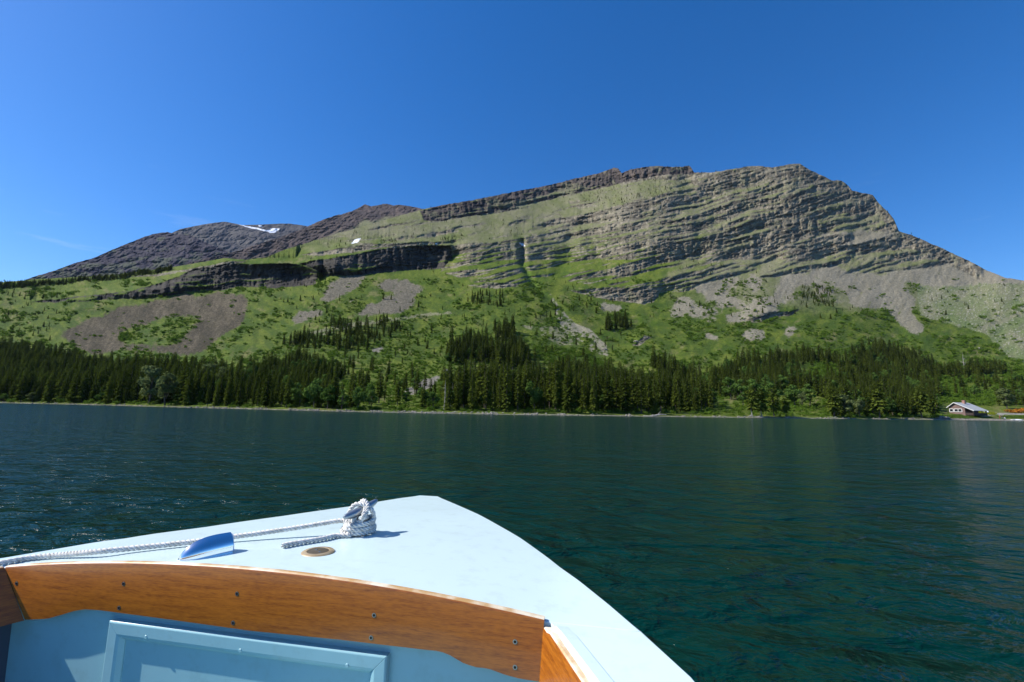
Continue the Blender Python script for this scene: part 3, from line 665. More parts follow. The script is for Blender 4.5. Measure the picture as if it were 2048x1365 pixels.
fo = scatter('forest', np.concatenate([P3[st]-[0, 0, .15], Q3-[0, 0, .1], B3-[0, 0, .1]]), np.concatenate([Hh[st], H2, HB*1.15])/10, np.concatenate([kind[st], RNG.integers(0, 6, len(Q3)), RNG.integers(6, 9, len(B3))]), CON+BRO[:3], .05)
tag(fo, 'mass of dark conifers and some leafy trees covering the lower slopes behind the shore', 'forest', kind='stuff')
ORD = ['first', 'second', 'third', 'fourth', 'fifth', 'sixth', 'seventh', 'eighth', 'ninth', 'tenth', 'eleventh', 'twelfth', 'thirteenth', 'fourteenth', 'fifteenth', 'sixteenth', 'seventeenth', 'eighteenth', 'nineteenth', 'twentieth']
SECT = [(-200, 120, 'at the far left shore'), (120, 260, 'left of the pale willows'), (260, 420, 'beside the pale willow pair'), (420, 560, 'below the dark scree'), (560, 700, 'where the left forest thins'),
        (700, 880, 'on the open grassy shore'), (880, 960, 'by the bare white trunks'), (960, 1040, 'below the wooded knoll'), (1040, 1120, 'right of the wooded knoll'), (1120, 1200, 'straight below the gully'), (1200, 1300, 'in the tall central stand'),
        (1300, 1430, 'closing the tall central stand'), (1430, 1660, 'behind the grassy clearing'), (1660, 1780, 'right of the grassy clearing'), (1780, 1900, 'left of the lodge'), (1900, 2400, 'behind the lodge roof')]
trees = []
for q in big:
    for si, (a, b, ph) in enumerate(SECT):
        if a <= tpx[q] < b: trees.append((si, tpx[q], q)); break
trees.sort()
for si, (a, b, ph) in enumerate(SECT):
    here = [t for t in trees if t[0] == si]
    if not here: continue
    hs_ = np.array([bpy_[t[2]]-tpy[t[2]] for t in here]); vs = np.array([vis[t[2]] for t in here])
    shown = [t for t in here if vis[t[2]] > .62*(bpy_[t[2]]-tpy[t[2]])**2*.13*1.15]          # stand clear from foot to tip
    shown = sorted(shown, key=lambda t: -vis[t[2]])[:14]; shown.sort(key=lambda t: t[1])
    for t in here:
        q = t[2]; e = empty('conifer', Vector(P3[q])-Vector((0, 0, .15)), RNG.uniform(0, 6.28)); s_ = Hh[q]/10; w_ = RNG.uniform(.88, 1.15)
        e.scale = (s_*w_, s_*w_, s_)
        for nm, me in (('crown', CON[kind[q]][0]), ('trunk', CON[kind[q]][1])):
            c_ = bpy.data.objects.new(nm, me); COL.objects.link(c_); c_.parent = e
        shape = ['full', 'slim', 'broad', 'narrow', 'high crowned', 'wide spreading'][kind[q]]
        if t in shown:
            lab = '%s dark conifer %s, %s from left in front row' % (shape, ph, ORD[shown.index(t)])
        else:
            lab = 'dark conifer packed behind the front row %s' % ph
        tag(e, lab, 'conifer', 'conifers '+ph)

# ------------------------------------------------------------------ shrubs, grass tufts and flowers
n_sh = fbm(px/60, py/10, 3, 190)
clear = (G['rock'] < .3)*(G['snow'] < .5)
sden = clear*(py > 560)*sst(-.02, .24, .8*fbm(px/70, py/40, 3, 178)+.8*fbm(px/26, py/16, 4, 177)+.16*sst(600, 700, py)+.12*sst(690, 760, py))*(1-.9*np.clip(G['scree'], 0, 1))*(1-.2*G['st3'])*(1-.8*G['sage'])*(G['Z'] > .55)
sden = np.maximum(sden, 1.3*(G['Z'] > .4)*(G['Z'] < 1.6)*(px < 1880)*sst(-.2, .2, n_sh))
sden = sden*(1+2.5*inpoly(wpx, wpy, [(1040, 590), (1090, 580), (1140, 640), (1100, 645), (1050, 620)])+2*inpoly(wpx, wpy, [(1060, 690), (1180, 700), (1240, 730), (1140, 750), (1060, 720)])+2.5*inpoly(wpx, wpy, [(1595, 745), (1640, 725), (1700, 745), (1690, 768), (1640, 775), (1600, 768)])+2.5*inpoly(wpx, wpy, [(1690, 740), (2100, 740), (2100, 812), (1880, 812)]))
sden = sden+.5*inpoly(wpx, wpy, [(239, 673), (260, 660), (308, 636), (376, 629), (403, 639), (376, 670), (342, 694), (273, 690), (239, 687)])*sst(-.1, .1, G['n2'])
sden = sden*(1-inpoly(px, py, [(1880, 812), (2300, 812), (2300, 850), (1880, 850)]))
i, j, SP = sample(sden/np.maximum(G['r'], 60)**1.1, 21000)
sr = np.interp(np.hypot(SP[:, 0], SP[:, 1]), [100, 250, 500, 900], [.55, .9, 1.5, 2.2])*RNG.uniform(.4, 1.4, len(SP))
SHR = [shrub_mesh(300+q, M_shrub) for q in range(4)]
o = scatter('shrubs', SP-[0, 0, .1], sr, RNG.integers(0, 4, len(SP)), SHR, .1, zs=sr*RNG.uniform(.85, 1.5, len(SP)))
tag(o, 'low green shrubs spread over the mountain slopes and the shore', 'shrubs', kind='stuff')
fl = inpoly(px, py, [(1938, 824), (1965, 823), (1992, 828), (1990, 831), (1940, 829)])
i, j, YP = sample(fl+1e-12, 260); o = scatter('flower_bed', YP-[0, 0, .05], RNG.uniform(.22, .42, len(YP)), RNG.integers(0, 2, len(YP)), [shrub_mesh(320, M_yel), shrub_mesh(321, M_yel)])
tag(o, 'bright yellow green strip of flowering plants in front of the lodge', 'flowers', kind='stuff')
gb = inpoly(px, py, [(1880, 832), (1950, 830), (1952, 837.5), (1890, 838.5)]) | inpoly(px, py, [(1985, 833), (2060, 834), (2060, 838), (2010, 836.5)])
i, j, YP = sample(gb+1e-12, 300); o = scatter('bank_plants', YP-[0, 0, .05], RNG.uniform(.25, .5, len(YP)), RNG.integers(0, 2, len(YP)), [shrub_mesh(322, M_shrub), shrub_mesh(323, M_decid)])
tag(o, 'green bushes on the low bank above the gravel beach by the lodge', 'bushes', kind='stuff')

# ------------------------------------------------------------------ broad-leaved trees one by one
def place(name, meshes, px_, py_, hpx, H0, label, cat, group=None, wide=1.0):
    p = ground(px_, py_); d = float(np.dot(np.array(p)-CAM, fw)); s_ = hpx*d/F/H0
    e = empty(name, p-Vector((0, 0, .1)), RNG.uniform(0, 6.28)); e.scale = (s_*wide, s_*wide, s_)
    for nm, me in meshes:
        c_ = bpy.data.objects.new(nm, me); COL.objects.link(c_); c_.parent = e
    return tag(e, label, cat, group)
LEAFY = [(298, 809, 82, 3, 'pale grey green willow, left of a pair rising from the left shore', 1.0), (330, 811, 70, 4, 'pale grey green willow, right of a pair rising from the left shore', 1.1),
    (412, 776, 52, 3, 'rounded pale willow standing higher up, between dark conifers below the scree', 1.3), (446, 780, 48, 4, 'second rounded pale willow up the bank, just right of the first', 1.2),
    (572, 806, 58, 0, 'yellow green broad leaved tree among conifers on the left shore', .8), (598, 814, 46, 1, 'small green broad leaved tree right of the yellow green one', .9), (628, 816, 62, 2, 'bright green tree at the water where the dark left forest thins', 1.0),
    (655, 818, 50, 0, 'bright green bushy tree next to the thinning left forest', 1.1), (684, 821, 44, 1, 'low leafy tree leaning on the bank, left part of the open shore', 1.2), (716, 820, 48, 2, 'leafy tree in the left half of the open grassy shore', .9),
    (742, 818, 40, 0, 'small leafy tree at the middle of the open grassy shore', 1.0), (812, 812, 36, 1, 'small leafy tree below the little grey scree patch', 1.1), (845, 815, 42, 2, 'leafy tree just left of the bare white trunks', 1.1), (866, 818, 36, 0, 'short leafy tree tucked against the tall stand', 1.2),
    (1462, 800, 48, 0, 'light green tree behind the clearing, beside the tall stand', 1.2), (1486, 814, 58, 1, 'tall light green aspen at the left side of the grassy clearing', 1.0), (1510, 806, 50, 2, 'light green tree behind the leaning shore pines', 1.2),
    (1545, 806, 42, 0, 'rounded green tree behind the grassy clearing', 1.3), (1590, 812, 44, 2, 'green broad tree at the back of the clearing, left of two', 1.2), (1620, 812, 46, 1, 'green broad tree at the back of the clearing, right of two', 1.3), (1606, 816, 34, 4, 'grey green young tree at the back of the clearing', 1.0),
    (1690, 832, 46, 3, 'grey leaved bushy tree at the water right of the clearing', 1.3), (1720, 833, 36, 4, 'small grey leaved tree at the water beside dark pines', 1.2), (2014, 818, 44, 3, 'pale leafy tree right of the lodge roof', 1.2),
    (64, 804, 20, 3, 'round pale bush at the water on the far left', 1.6), (6, 803, 17, 0, 'round green bush at the left edge of the shore', 1.8), (118, 805, 18, 1, 'small bright green bush at the water, right of the pale bush', 1.6)]
for a, b, h, k, lab, w_ in LEAFY: place('broadleaf_tree' if h > 22 else 'bush', (('crown', BRO[k][0]), ('trunk', BRO[k][1])), a, b, h, 8, lab, 'tree' if h > 22 else 'bush', None, w_)
# shore pines on bare pale trunks
def shore_pine(seed):
    return conifer(seed, 10, 2.9, .26, .42, .32, .22), trunk_mesh('trunk', 4.6, .22, M_deadwood if seed == 400 else M_bark, .3)
SPN = [shore_pine(400), shore_pine(401)]
for n_, (a, b, h, lab) in enumerate([(1505, 834, 64, 'shore pine on a bare white trunk at the lake edge, left of two'), (1524, 834, 58, 'shore pine with a thin bent white trunk, right of two'), (1549, 834, 60, 'dark spreading pine at the water beside the white trunked pines'), (1572, 834, 46, 'low dark spreading pine over the water at the clearing'),
        (1668, 834, 62, 'spreading dark pine at the right end of the clearing'), (1760, 835, 74, 'tall dark spreading pine at the water midway to the lodge'), (1845, 836, 66, 'dark spreading pine at the water left of the lodge'), (1868, 836, 48, 'low dark pine at the water, nearest the lodge')]):
    place('shore_pine', (('crown', SPN[int(n_ > 1)][0]), ('trunk', SPN[int(n_ > 1)][1])), a, b, h, 10, lab, 'pine')
# dead trees
def snag(seed):
    rg = random.Random(seed); limbs = []
    for q in range(9):
        z = rg.uniform(2, 8.6); th = rg.uniform(0, 6.28); l = (9.6-z)*rg.uniform(.2, .42); c_, s_ = math.cos(th), math.sin(th)
        limbs.append(([(0, 0, z), (c_*l*.4, s_*l*.4, z+l*.12), (c_*l*.75, s_*l*.75, z+l*.4), (c_*l, s_*l, z+l*.55)], .07))
    return trunk_mesh('trunk', 9.8, .2, M_deadwood, .5, limbs, rg=rg)
SNG = [snag(1), snag(2), snag(3)]
for n_, (a, b, h, lab) in enumerate([(1879, 632, 20, 'bleached dead tree on the pale slope above the lodge'), (1935, 631, 18, 'bleached spreading dead tree on the pale slope, right of another'), (1991, 660, 16, 'leaning dead tree low on the pale right slope'), (1643, 573, 11, 'small dead tree at the head of the tan scree'), (1752, 612, 9, 'tiny dead tree in the tan scree runnel'),
        (1440, 618, 12, 'small dead tree in the shrubby tan scree, left of centre'), (1402, 618, 11, 'small dead tree at the left edge of the tan scree'), (1558, 598, 10, 'small dead tree in the upper tan scree'), (1929, 738, 34, 'grey dead tree standing in the conifers above the lodge'), (888, 820, 62, 'bare white trunk at the left edge of the tall stand'),
        (911, 815, 60, 'bare pale leaning trunk inside the left edge of the tall stand'), (904, 812, 48, 'thin bare trunk between two pale trunks of the tall stand'), (948, 745, 22, 'grey dead tree on the knoll above the tall stand'), (1905, 575, 8, 'tiny white dead tree high on the right slope')]):
    place('dead_tree', (('trunk', SNG[n_ % 3]),), a, b, h, 10, lab, 'dead tree')
# driftwood and rocks on the shore
for n_, (a, b, lpx, ang, lab) in enumerate([(1310, 833, 46, .05, 'long pale driftwood log on the beach below the tall stand'), (1498, 834.3, 22, .5, 'bleached root log under the white trunked pine'), (1515, 835, 26, -.2, 'bleached log lying between the two white trunked pines'), (1668, 836, 16, -.6, 'fallen branch at the water right of the clearing'),
        (785, 825, 12, .9, 'short white log tilted at the water on the open shore'), (862, 826, 18, 0, 'white log at the water left of the tall stand'), (905, 826.5, 22, .05, 'pale log on the grass under the bare trunks'), (1975, 833.5, 24, .05, 'long cream log on the bank above the gravel beach'), (112, 807.3, 8, .1, 'short pale log at the water on the far left')]):
    p = ground(a, b); d = float(np.dot(np.array(p)-CAM, fw)); l = lpx*d/F
    bm = bmesh.new(); dv = Vector((math.cos(ang), math.sin(ang)*.4, .25*math.sin(ang))); rr = .035*l+.06
    add_tube(bm, [p+Vector((0, 0, rr*.7))+dv*l*t+Vector((0, 0, .05*l*math.sin(5*t))) for t in (-.5, -.25, 0, .25, .5)], [rr, rr*.95, rr*.8, rr*.7, rr*.4], 8)
    add_tube(bm, [p+dv*l*.1+Vector((0, 0, rr)), p+dv*l*.22+Vector((0, .1*l, rr+.1*l)), p+dv*l*.3+Vector((0, .12*l, rr+.16*l))], [rr*.4, rr*.3, rr*.12], 6)
    tag(bm_obj('driftwood_log', bm, M_deadwood, origin=p), lab, 'log')
def rock(p, s_, seed):
    rg = np.random.default_rng(seed); bm = bmesh.new(); bmesh.ops.create_icosphere(bm, subdivisions=3, radius=1)
    for v in bm.verts:
        c_ = np.array(v.co); f = 1+.35*float(fbm(c_[0]*1.3+seed, c_[1]*1.3+c_[2]*1.7, 3, seed)); v.co = Vector((c_[0]*f*s_*1.3, c_[1]*f*s_, c_[2]*f*s_*.7))
    bmesh.ops.translate(bm, verts=bm.verts[:], vec=p); return bm
for n_, (a, b, h, lab) in enumerate([(1881, 836.5, 7, 'broad grey boulder at the water below the lodge bank'), (1893, 837.3, 5, 'small grey boulder right of the broad one on the beach'), (192, 809.5, 2.2, 'tiny white rock at the water below the left forest'), (965, 735, 5, 'grey boulder on the knoll above the tall stand'), (1210, 700, 4, 'dark boulder at the foot of the gully'), (893, 742, 5, 'boulder beside shrubs left of the knoll'), (1272, 684, 4, 'dark rock outcrop in the grass right of the gully'), (1958, 698, 4, 'cream boulder on the right slope above the conifers')]):
    p = ground(a, b); d = float(np.dot(np.array(p)-CAM, fw)); tag(bm_obj('boulder', rock(p, h*d/F, n_+3), M_rockb, origin=p), lab, 'boulder')
sn_ = []
for q in range(4):
    bm = rock(Vector((0, 0, 0)), 1.0, 40+q); me = bpy.data.meshes.new('stone_kind'); bm.to_mesh(me); bm.free(); me.materials.append(M_rockb); sn_.append(me)
sd_ = (G['Z'] > -.05)*(G['Z'] < .28)*sst(-.25, .25, fbm(px/26, px*0+4.4, 3, 210))*(px > -100)*(px < 2150)
i, j, YP = sample(sd_/np.maximum(G['r'], 60), 800); o = scatter('shore_stones', YP, RNG.uniform(.07, .30, len(YP))**1.0, RNG.integers(0, 4, len(YP)), sn_, .3)
tag(o, 'grey and tan stones scattered along the waterline of the far shore', 'stones', kind='stuff')
# orange bushes at the right edge
for a, b, h, lab in [(2024, 826, 8, 'low orange flowering bush, leftmost of the orange row right of the lodge'), (2034, 826.3, 10, 'orange flowering bush in the middle of the row right of the lodge'), (2046, 826.6, 11, 'tallest orange bush at the right edge of the photo')]:
    p = ground(a, b); d = float(np.dot(np.array(p)-CAM, fw)); e = tag(empty('orange_bush', p), lab, 'bush', 'orange bushes by the lane')
    s_ = h*d/F/1.15; e.scale = (s_*1.5, s_*1.2, s_); c_ = bpy.data.objects.new('foliage', shrub_mesh(330+int(a), M_orange)); COL.objects.link(c_); c_.parent = e
# ------------------------------------------------------------------ lodge
def build_lodge():
    base = ground(1899, 826.2); d = float(np.dot(np.array(base)-CAM, fw)); k = d/F*.985      # metres per photo pixel there
    az0 = math.atan2(base.x, base.y); phi = az0+math.radians(26)
    V_ = Vector((math.sin(phi), math.cos(phi), 0)); U_ = Vector((math.cos(phi), -math.sin(phi), 0))  # along the ridge (away) and across the gable (right)
    sc_ = k*1.0/math.cos(az0)*0+k
    e = empty('lodge', base-Vector((0, 0, .05)), 0)
    tag(e, 'low brown lodge with a pale grey roof and white trim at the right shore', 'building')
    Z0 = base.z-.05
    def w(u, v, z): return base+U_*u+V_*v+Vector((0, 0, z))
    W_ = 53*k*.72; Ln = 9.5; zr = 20.5*k; ze = 12.5*k; zp = 5.6*k; ur = W_*.26; up_ = W_            # ridge at ur, long slope to up_
    brown = noise_var(mat('brown_boards', (.2, .11, .09), .8, .2), (.14, .092, .08), (.22, .15, .132), 2, stretch=(1, 1, 9))
    white = mat('white_trim', (.66, .66, .64), .6); roofm = noise_var(mat('grey_shingles', (.4, .42, .42), .8, .2), (.30, .31, .31), (.43, .44, .43), 3, stretch=(1, 1, 4))
    dark = mat('dark_glass', (.02, .025, .03), .1, .5); porchm = mat('porch_dark', (.05, .035, .03), .8)
    uw = W_*.66; zw = zr+(zp-zr)*(uw-ur)/(up_-ur)
    bm = bmesh.new()
    prof = [(0, -1.5), (uw, -1.5), (uw, zw-.1), (ur, zr-.12), (0, ze-.1)]
    a = [bm.verts.new(w(u, 0, z)) for u, z in prof]; b = [bm.verts.new(w(u, Ln, z)) for u, z in prof]
    bm.faces.new(a); bm.faces.new(b[::-1])
    for i in range(5): bm.faces.new((a[i], b[i], b[(i+1) % 5], a[(i+1) % 5]))
    bm_obj('wall', bm, brown, e, smooth=False)
    def slab(u0, z0, u1, z1, v0, v1, th, name, m):
        bm = bmesh.new(); q = [w(u0, v0, z0), w(u1, v0, z1), w(u1, v1, z1), w(u0, v1, z0)]
        lo = [bm.verts.new(p) for p in q]; hi = [bm.verts.new(p+Vector((0, 0, th))) for p in q]
        bm.faces.new(lo[::-1]); bm.faces.new(hi)
        for i in range(4): bm.faces.new((lo[i], lo[(i+1) % 4], hi[(i+1) % 4], hi[i]))
        return bm_obj(name, bm, m, e, smooth=False)
    sl = (zp-zr)/(up_-ur)
    slab(-.5, ze-.5*(zr-ze)/ur, ur, zr, -.6, Ln+.5, .14, 'roof', roofm); rf = slab(ur, zr, up_+.4, zp+.4*sl, -.6, Ln+.5, .14, 'roof', roofm)
    slab(-.55, ze-.55*(zr-ze)/ur-.12, ur, zr-.12, -.68, -.605, .26, 'bargeboard', white); slab(ur, zr-.12, up_+.45, zp+.45*sl-.12, -.68, -.605, .26, 'bargeboard', white)
    bm = bmesh.new(); 
    for dz, s_ in ((.55, 1.0), (1.25, 1.18)): add_box(bm, w(ur+.7, Ln*.55, zr-.3+dz), (.9*s_, .9*s_, 1.2 if s_ == 1 else .25), Matrix.Rotation(-phi, 3, 'Z'))
    bm_obj('chimney', bm, noise_var(mat('chimney_brick', (.3, .16, .12), .9), (.24, .12, .09), (.38, .22, .17), 5), rf, smooth=False, origin=root_loc(e))
    for u in (W_*.10, W_*.30, W_*.46):
        bm = bmesh.new(); c_ = w(u, -.05, ze*.42); R3 = Matrix.Rotation(-phi, 3, 'Z'); hw, hh = .62, .62
        for ox, oz, sx, sz in ((-hw, 0, .2, 2*hh+.2), (hw, 0, .2, 2*hh+.2), (0, hh, 2*hw+.18, .2), (0, -hh, 2*hw+.18, .2)): add_box(bm, c_+U_*ox+Vector((0, 0, oz)), (sx, .1, sz), R3)
        f = bm_obj('window', bm, white, e, smooth=False)
        bm = bmesh.new(); add_box(bm, c_+V_*.02, (2*hw-.1, .05, 2*hh-.1), R3); bm_obj('pane', bm, dark, f, smooth=False, origin=root_loc(e))
    for v in (.1, Ln*.33, Ln*.66, Ln*.97):
        bm = bmesh.new(); add_box(bm, w(up_-.15, v, zp*.5-.5), (.2, .2, zp+1.0), Matrix.Rotation(-phi, 3, 'Z')); bm_obj('porch_post', bm, porchm, e, smooth=False)
    bm = bmesh.new(); add_box(bm, w((uw+up_)/2, Ln/2, .12-.5), (up_-uw, Ln, 1.0), Matrix.Rotation(-phi, 3, 'Z')); bm_obj('porch_floor', bm, porchm, e, smooth=False)
    bm = bmesh.new(); add_box(bm, w(uw+.04, Ln*.45, 1.05), (.06, 1.0, 2.0), Matrix.Rotation(-phi, 3, 'Z')); bm_obj('door', bm, porchm, e, smooth=False)
    # white chair and table on the grass right of the porch
    p = ground(1969, 826.2); e2 = tag(empty('garden_table', p), 'small white table standing on the grass right of the lodge porch', 'table')
    wm = mat('white_furniture', (.8, .8, .8), .5)
    bm = bmesh.new(); add_box(bm, p+Vector((0, 0, .76)), (1.3, 1.3, .07)); bm_obj('tabletop', bm, wm, e2, smooth=False)
    for sx in (-.55, .55):
        for sy in (-.55, .55): bm = bmesh.new(); add_box(bm, p+Vector((sx, sy, .36)), (.09, .09, .74)); bm_obj('leg', bm, wm, e2, smooth=False)
    p = ground(1974.5, 826.6); e2 = tag(empty('garden_chair', p), 'low white chair beside the white table right of the lodge', 'chair')
    bm = bmesh.new(); add_box(bm, p+Vector((0, 0, .4)), (.6, .6, .07)); bm_obj('seat', bm, wm, e2, smooth=False)
    bm = bmesh.new(); add_box(bm, p+Vector((.28, 0, .75)), (.07, .6, .65)); bm_obj('backrest', bm, wm, e2, smooth=False)
    for sx in (-.25, .25):
        for sy in (-.25, .25): bm = bmesh.new(); add_box(bm, p+Vector((sx, sy, .18)), (.06, .06, .38)); bm_obj('leg', bm, wm, e2, smooth=False)
build_lodge()

def person(px_, py_, label, shirt, legs, bend=0., face=0., hair=(.05, .035, .025), h=1.75, sit=False):
    p = ground(px_, py_); s_ = h/1.75
    e = empty('person', p, face); tag(e, label, 'person')
    def chain(name, V, E, R, m, root=0):
        me = bpy.data.meshes.new(name); me.from_pydata([tuple(np.array(v)*s_) for v in V], E, []); me.materials.append(m)
        o = bpy.data.objects.new(name, me); COL.objects.link(o); o.parent = e
        sk = o.modifiers.new('skin', 'SKIN'); sk.use_smooth_shade = True
        for i, q in enumerate(me.skin_vertices[0].data): q.radius = (R[i]*s_, R[i]*s_*.8); q.use_root = (i == root)
        o.modifiers.new('sub', 'SUBSURF').levels = 1
    hp = .92; c_, s2 = math.cos(bend), math.sin(bend)
    def tor(x, y, z): return (x, y*c_-(z)*s2*1.0, hp+z*c_+y*s2)        # leaning forward about the hip
    sk_ = mat('skin', (.45, .27, .19), .6)
    V = [(0, 0, hp), tor(0, 0, .28), tor(0, 0, .50), tor(0, 0, .58), tor(0, -.02, .68), tor(0, -.02, .80)]; Ed = [(0, 1), (1, 2), (2, 3), (3, 4), (4, 5)]; R = [.13, .12, .14, .06, .09, .085]
    for sx in (-1, 1):
        n = len(V); V += [tor(.19*sx, 0, .48), tor(.24*sx, .02, .2) if bend < .3 else tor(.2*sx, -.18, .3), tor(.25*sx, -.1, -.02) if bend < .3 else tor(.16*sx, -.42, .25), tor(.25*sx, -.13, -.1) if bend < .3 else tor(.15*sx, -.5, .24)]
        Ed += [(2, n), (n, n+1), (n+1, n+2), (n+2, n+3)]; R += [.065, .05, .036, .03]
        n = len(V); V += [(.09*sx, 0, hp-.06), (.11*sx, -.04, .48), (.11*sx, .02, .07), (.11*sx, -.13, .03)]; Ed += [(0, n), (n, n+1), (n+1, n+2), (n+2, n+3)]; R += [.09, .06, .042, .035]
    chain('body', V, Ed, R, sk_)
    T_ = [(0, 0, hp+.02), tor(0, 0, .28), tor(0, 0, .5), tor(.19, 0, .48), tor(-.19, 0, .48), V[7], V[15]]
    chain('shirt', T_, [(0, 1), (1, 2), (2, 3), (2, 4), (3, 5), (4, 6)], [.15, .145, .16, .085, .085, .065, .065], mat('shirt', shirt, .9))
    chain('trousers', [(0, 0, hp-.01), V[10], V[11], V[12], V[18], V[19], V[20]], [(0, 1), (1, 2), (2, 3), (0, 4), (4, 5), (5, 6)], [.14, .105, .08, .06, .105, .08, .06], mat('trousers', legs, .9))
    chain('hair', [tor(0, .02, .76), tor(0, .01, .83)], [(0, 1)], [.098, .085], mat('hair', hair, .8))
person(1999.5, 838.2, 'person in a dark red top and red trousers standing on the gravel beach', (.3, .02, .03), (.25, .03, .04), .15, .6)
person(2004.5, 838.3, 'person in a black top and grey trousers bending on the gravel beach', (.012, .014, .013), (.2, .21, .25), .95, -1.2)
person(1921.5, 826.3, 'person in a bright orange jacket in front of the lodge wall', (.75, .1, .03), (.08, .08, .1), 0, .3)
# upturned white boats and a bag on the beach
def small_boat(px_, py_, l, ang, label, m):
    p = ground(px_, py_); bm = bmesh.new(); n = 14; rings = []
    for i in range(n+1):
        t = i/n; x = (t-.5)*l; wd = .42*l/3*max(.04, math.sin(math.pi*min(1, t*.93+.05))**.6); hh = .36*max(.12, math.sin(math.pi*(t*.9+.05))**.4)
        rings.append([bm.verts.new(p+Matrix.Rotation(ang, 3, 'Z') @ Vector((x, wd*math.cos(q), hh*math.sin(q)**.8 if 0 < q < math.pi-.01 else 0))) for q in np.linspace(0, math.pi, 9)])
    for i in range(n):
        for k in range(8): bm.faces.new((rings[i][k], rings[i][k+1], rings[i+1][k+1], rings[i+1][k]))
    bm.faces.new(rings[0]); bm.faces.new(rings[-1][::-1])
    o = tag(bm_obj('rowing_boat', bm, m, origin=p), label, 'boat', 'small boats on the gravel beach')
WB = mat('white_boat_paint', (.8, .82, .85), .35)
small_boat(2026, 840.6, 2.6, .2, 'low cream upturned boat on the beach, left of the white ones', mat('cream_boat_paint', (.75, .7, .62), .4))
small_boat(2035, 840.6, 3.2, -.35, 'white upturned boat at the water between a cream one and another white one', WB)
small_boat(2040.5, 840.9, 2.4, .1, 'white upturned boat on the beach, rightmost of the small boats', WB)
p = ground(2009.5, 838.6); bm = bmesh.new(); bmesh.ops.create_icosphere(bm, subdivisions=3, radius=.34); bmesh.ops.transform(bm, matrix=Matrix.Translation(p+Vector((0, 0, .28))) @ Matrix.Diagonal((1.1, .8, .85, 1)), verts=bm.verts[:])
add_tube(bm, [p+Vector((-.15, 0, .5)), p+Vector((-.08, 0, .68)), p+Vector((.08, 0, .68)), p+Vector((.15, 0, .5))], .03, 6)
tag(bm_obj('beach_bag', bm, mat('white_cloth', (.8, .76, .76), .8), origin=p), 'pale round bag on the gravel beside the bending person', 'bag')

# ------------------------------------------------------------------ tour boat: the bow seen from its front seat
HD = math.radians(10.32); AX = np.array([math.sin(HD), math.cos(HD)]); LT = np.array([math.cos(HD), -math.sin(HD)]); TIP = np.array([-.54819, 3.21824])
def deckz(l, a=1.662):
    f = min(1.0, max(0.0, a/1.662)); return EYE-.61+.063*f-.066*min(l*l, .95)*f
def Wb(a, l, z): q = TIP-AX*a+LT*l; return Vector((q[0], q[1], z))
def to_boat(p): d = np.array([p[0], p[1]])-TIP; return float(-d@AX), float(d@LT)
def on_deck(x, y, lift=0):
    z = EYE-.56
    for _ in range(12):
        q = onz(x, y, z+lift); a, l = to_boat(q); z = deckz(l, a)
    a, l = to_boat(q); return a, l, z+lift
def on_aft(x, y, a0):
    d = ray(x, y); n = np.array([AX[0], AX[1], 0]); p0 = np.array(Wb(a0, 0, 0)); t = ((p0-CAM)@n)/(d@n); q = CAM+d*t
    return to_boat(q)[1], q[2]
aqua = mat('aqua_paint', (.64, .785, .79), .30, .5, coat=.25)
def paint_detail(m):
    c0 = np.array(BS(m).inputs['Base Color'].default_value[:3]); tw = N(m, 'ShaderNodeTexCoord'); nw = N(m, 'ShaderNodeTexNoise'); nw.inputs['Scale'].default_value = 14; nw.inputs['Detail'].default_value = 8; nw.inputs['Roughness'].default_value = .7
    rw = N(m, 'ShaderNodeValToRGB'); rw.color_ramp.elements[0].position = .52; rw.color_ramp.elements[1].position = .78; rw.color_ramp.elements[0].color = (*c0, 1); rw.color_ramp.elements[1].color = (*(c0*np.array([.86, .85, .82])), 1)      # faint grime and scuffs
    L(m, tw.outputs['Object'], nw.inputs['Vector']); L(m, nw.outputs[0], rw.inputs[0]); L(m, rw.outputs[0], BS(m).inputs['Base Color'])
    tc = N(m, 'ShaderNodeTexCoord'); n1 = N(m, 'ShaderNodeTexNoise'); n1.inputs['Scale'].default_value = 2.2; n1.inputs['Detail'].default_value = 6
    mr = N(m, 'ShaderNodeMapRange'); mr.inputs[3].default_value = .24; mr.inputs[4].default_value = .42; L(m, tc.outputs['Object'], n1.inputs['Vector']); L(m, n1.outputs[0], mr.inputs[0]); L(m, mr.outputs[0], BS(m).inputs['Roughness'])
    n2 = N(m, 'ShaderNodeTexNoise'); n2.inputs['Scale'].default_value = 9; n2.inputs['Detail'].default_value = 5
    bp = N(m, 'ShaderNodeBump'); bp.inputs['Strength'].default_value = .25; bp.inputs['Distance'].default_value = .004; L(m, tc.outputs['Object'], n2.inputs['Vector']); L(m, n2.outputs[0], bp.inputs['Height']); L(m, bp.outputs[0], BS(m).inputs['Normal'])
paint_detail(aqua)
blue = mat('shaded_bulkhead_aqua', (.31, .55, .59), .34, .5, coat=.2); paint_detail(blue)  # deck aqua deepened: the bulkhead's dim grazing light is in the colour
navy = mat('shaded_lining_navy', (.03, .055, .09), .45)  # shade under the side decks, put into the colour of the linings
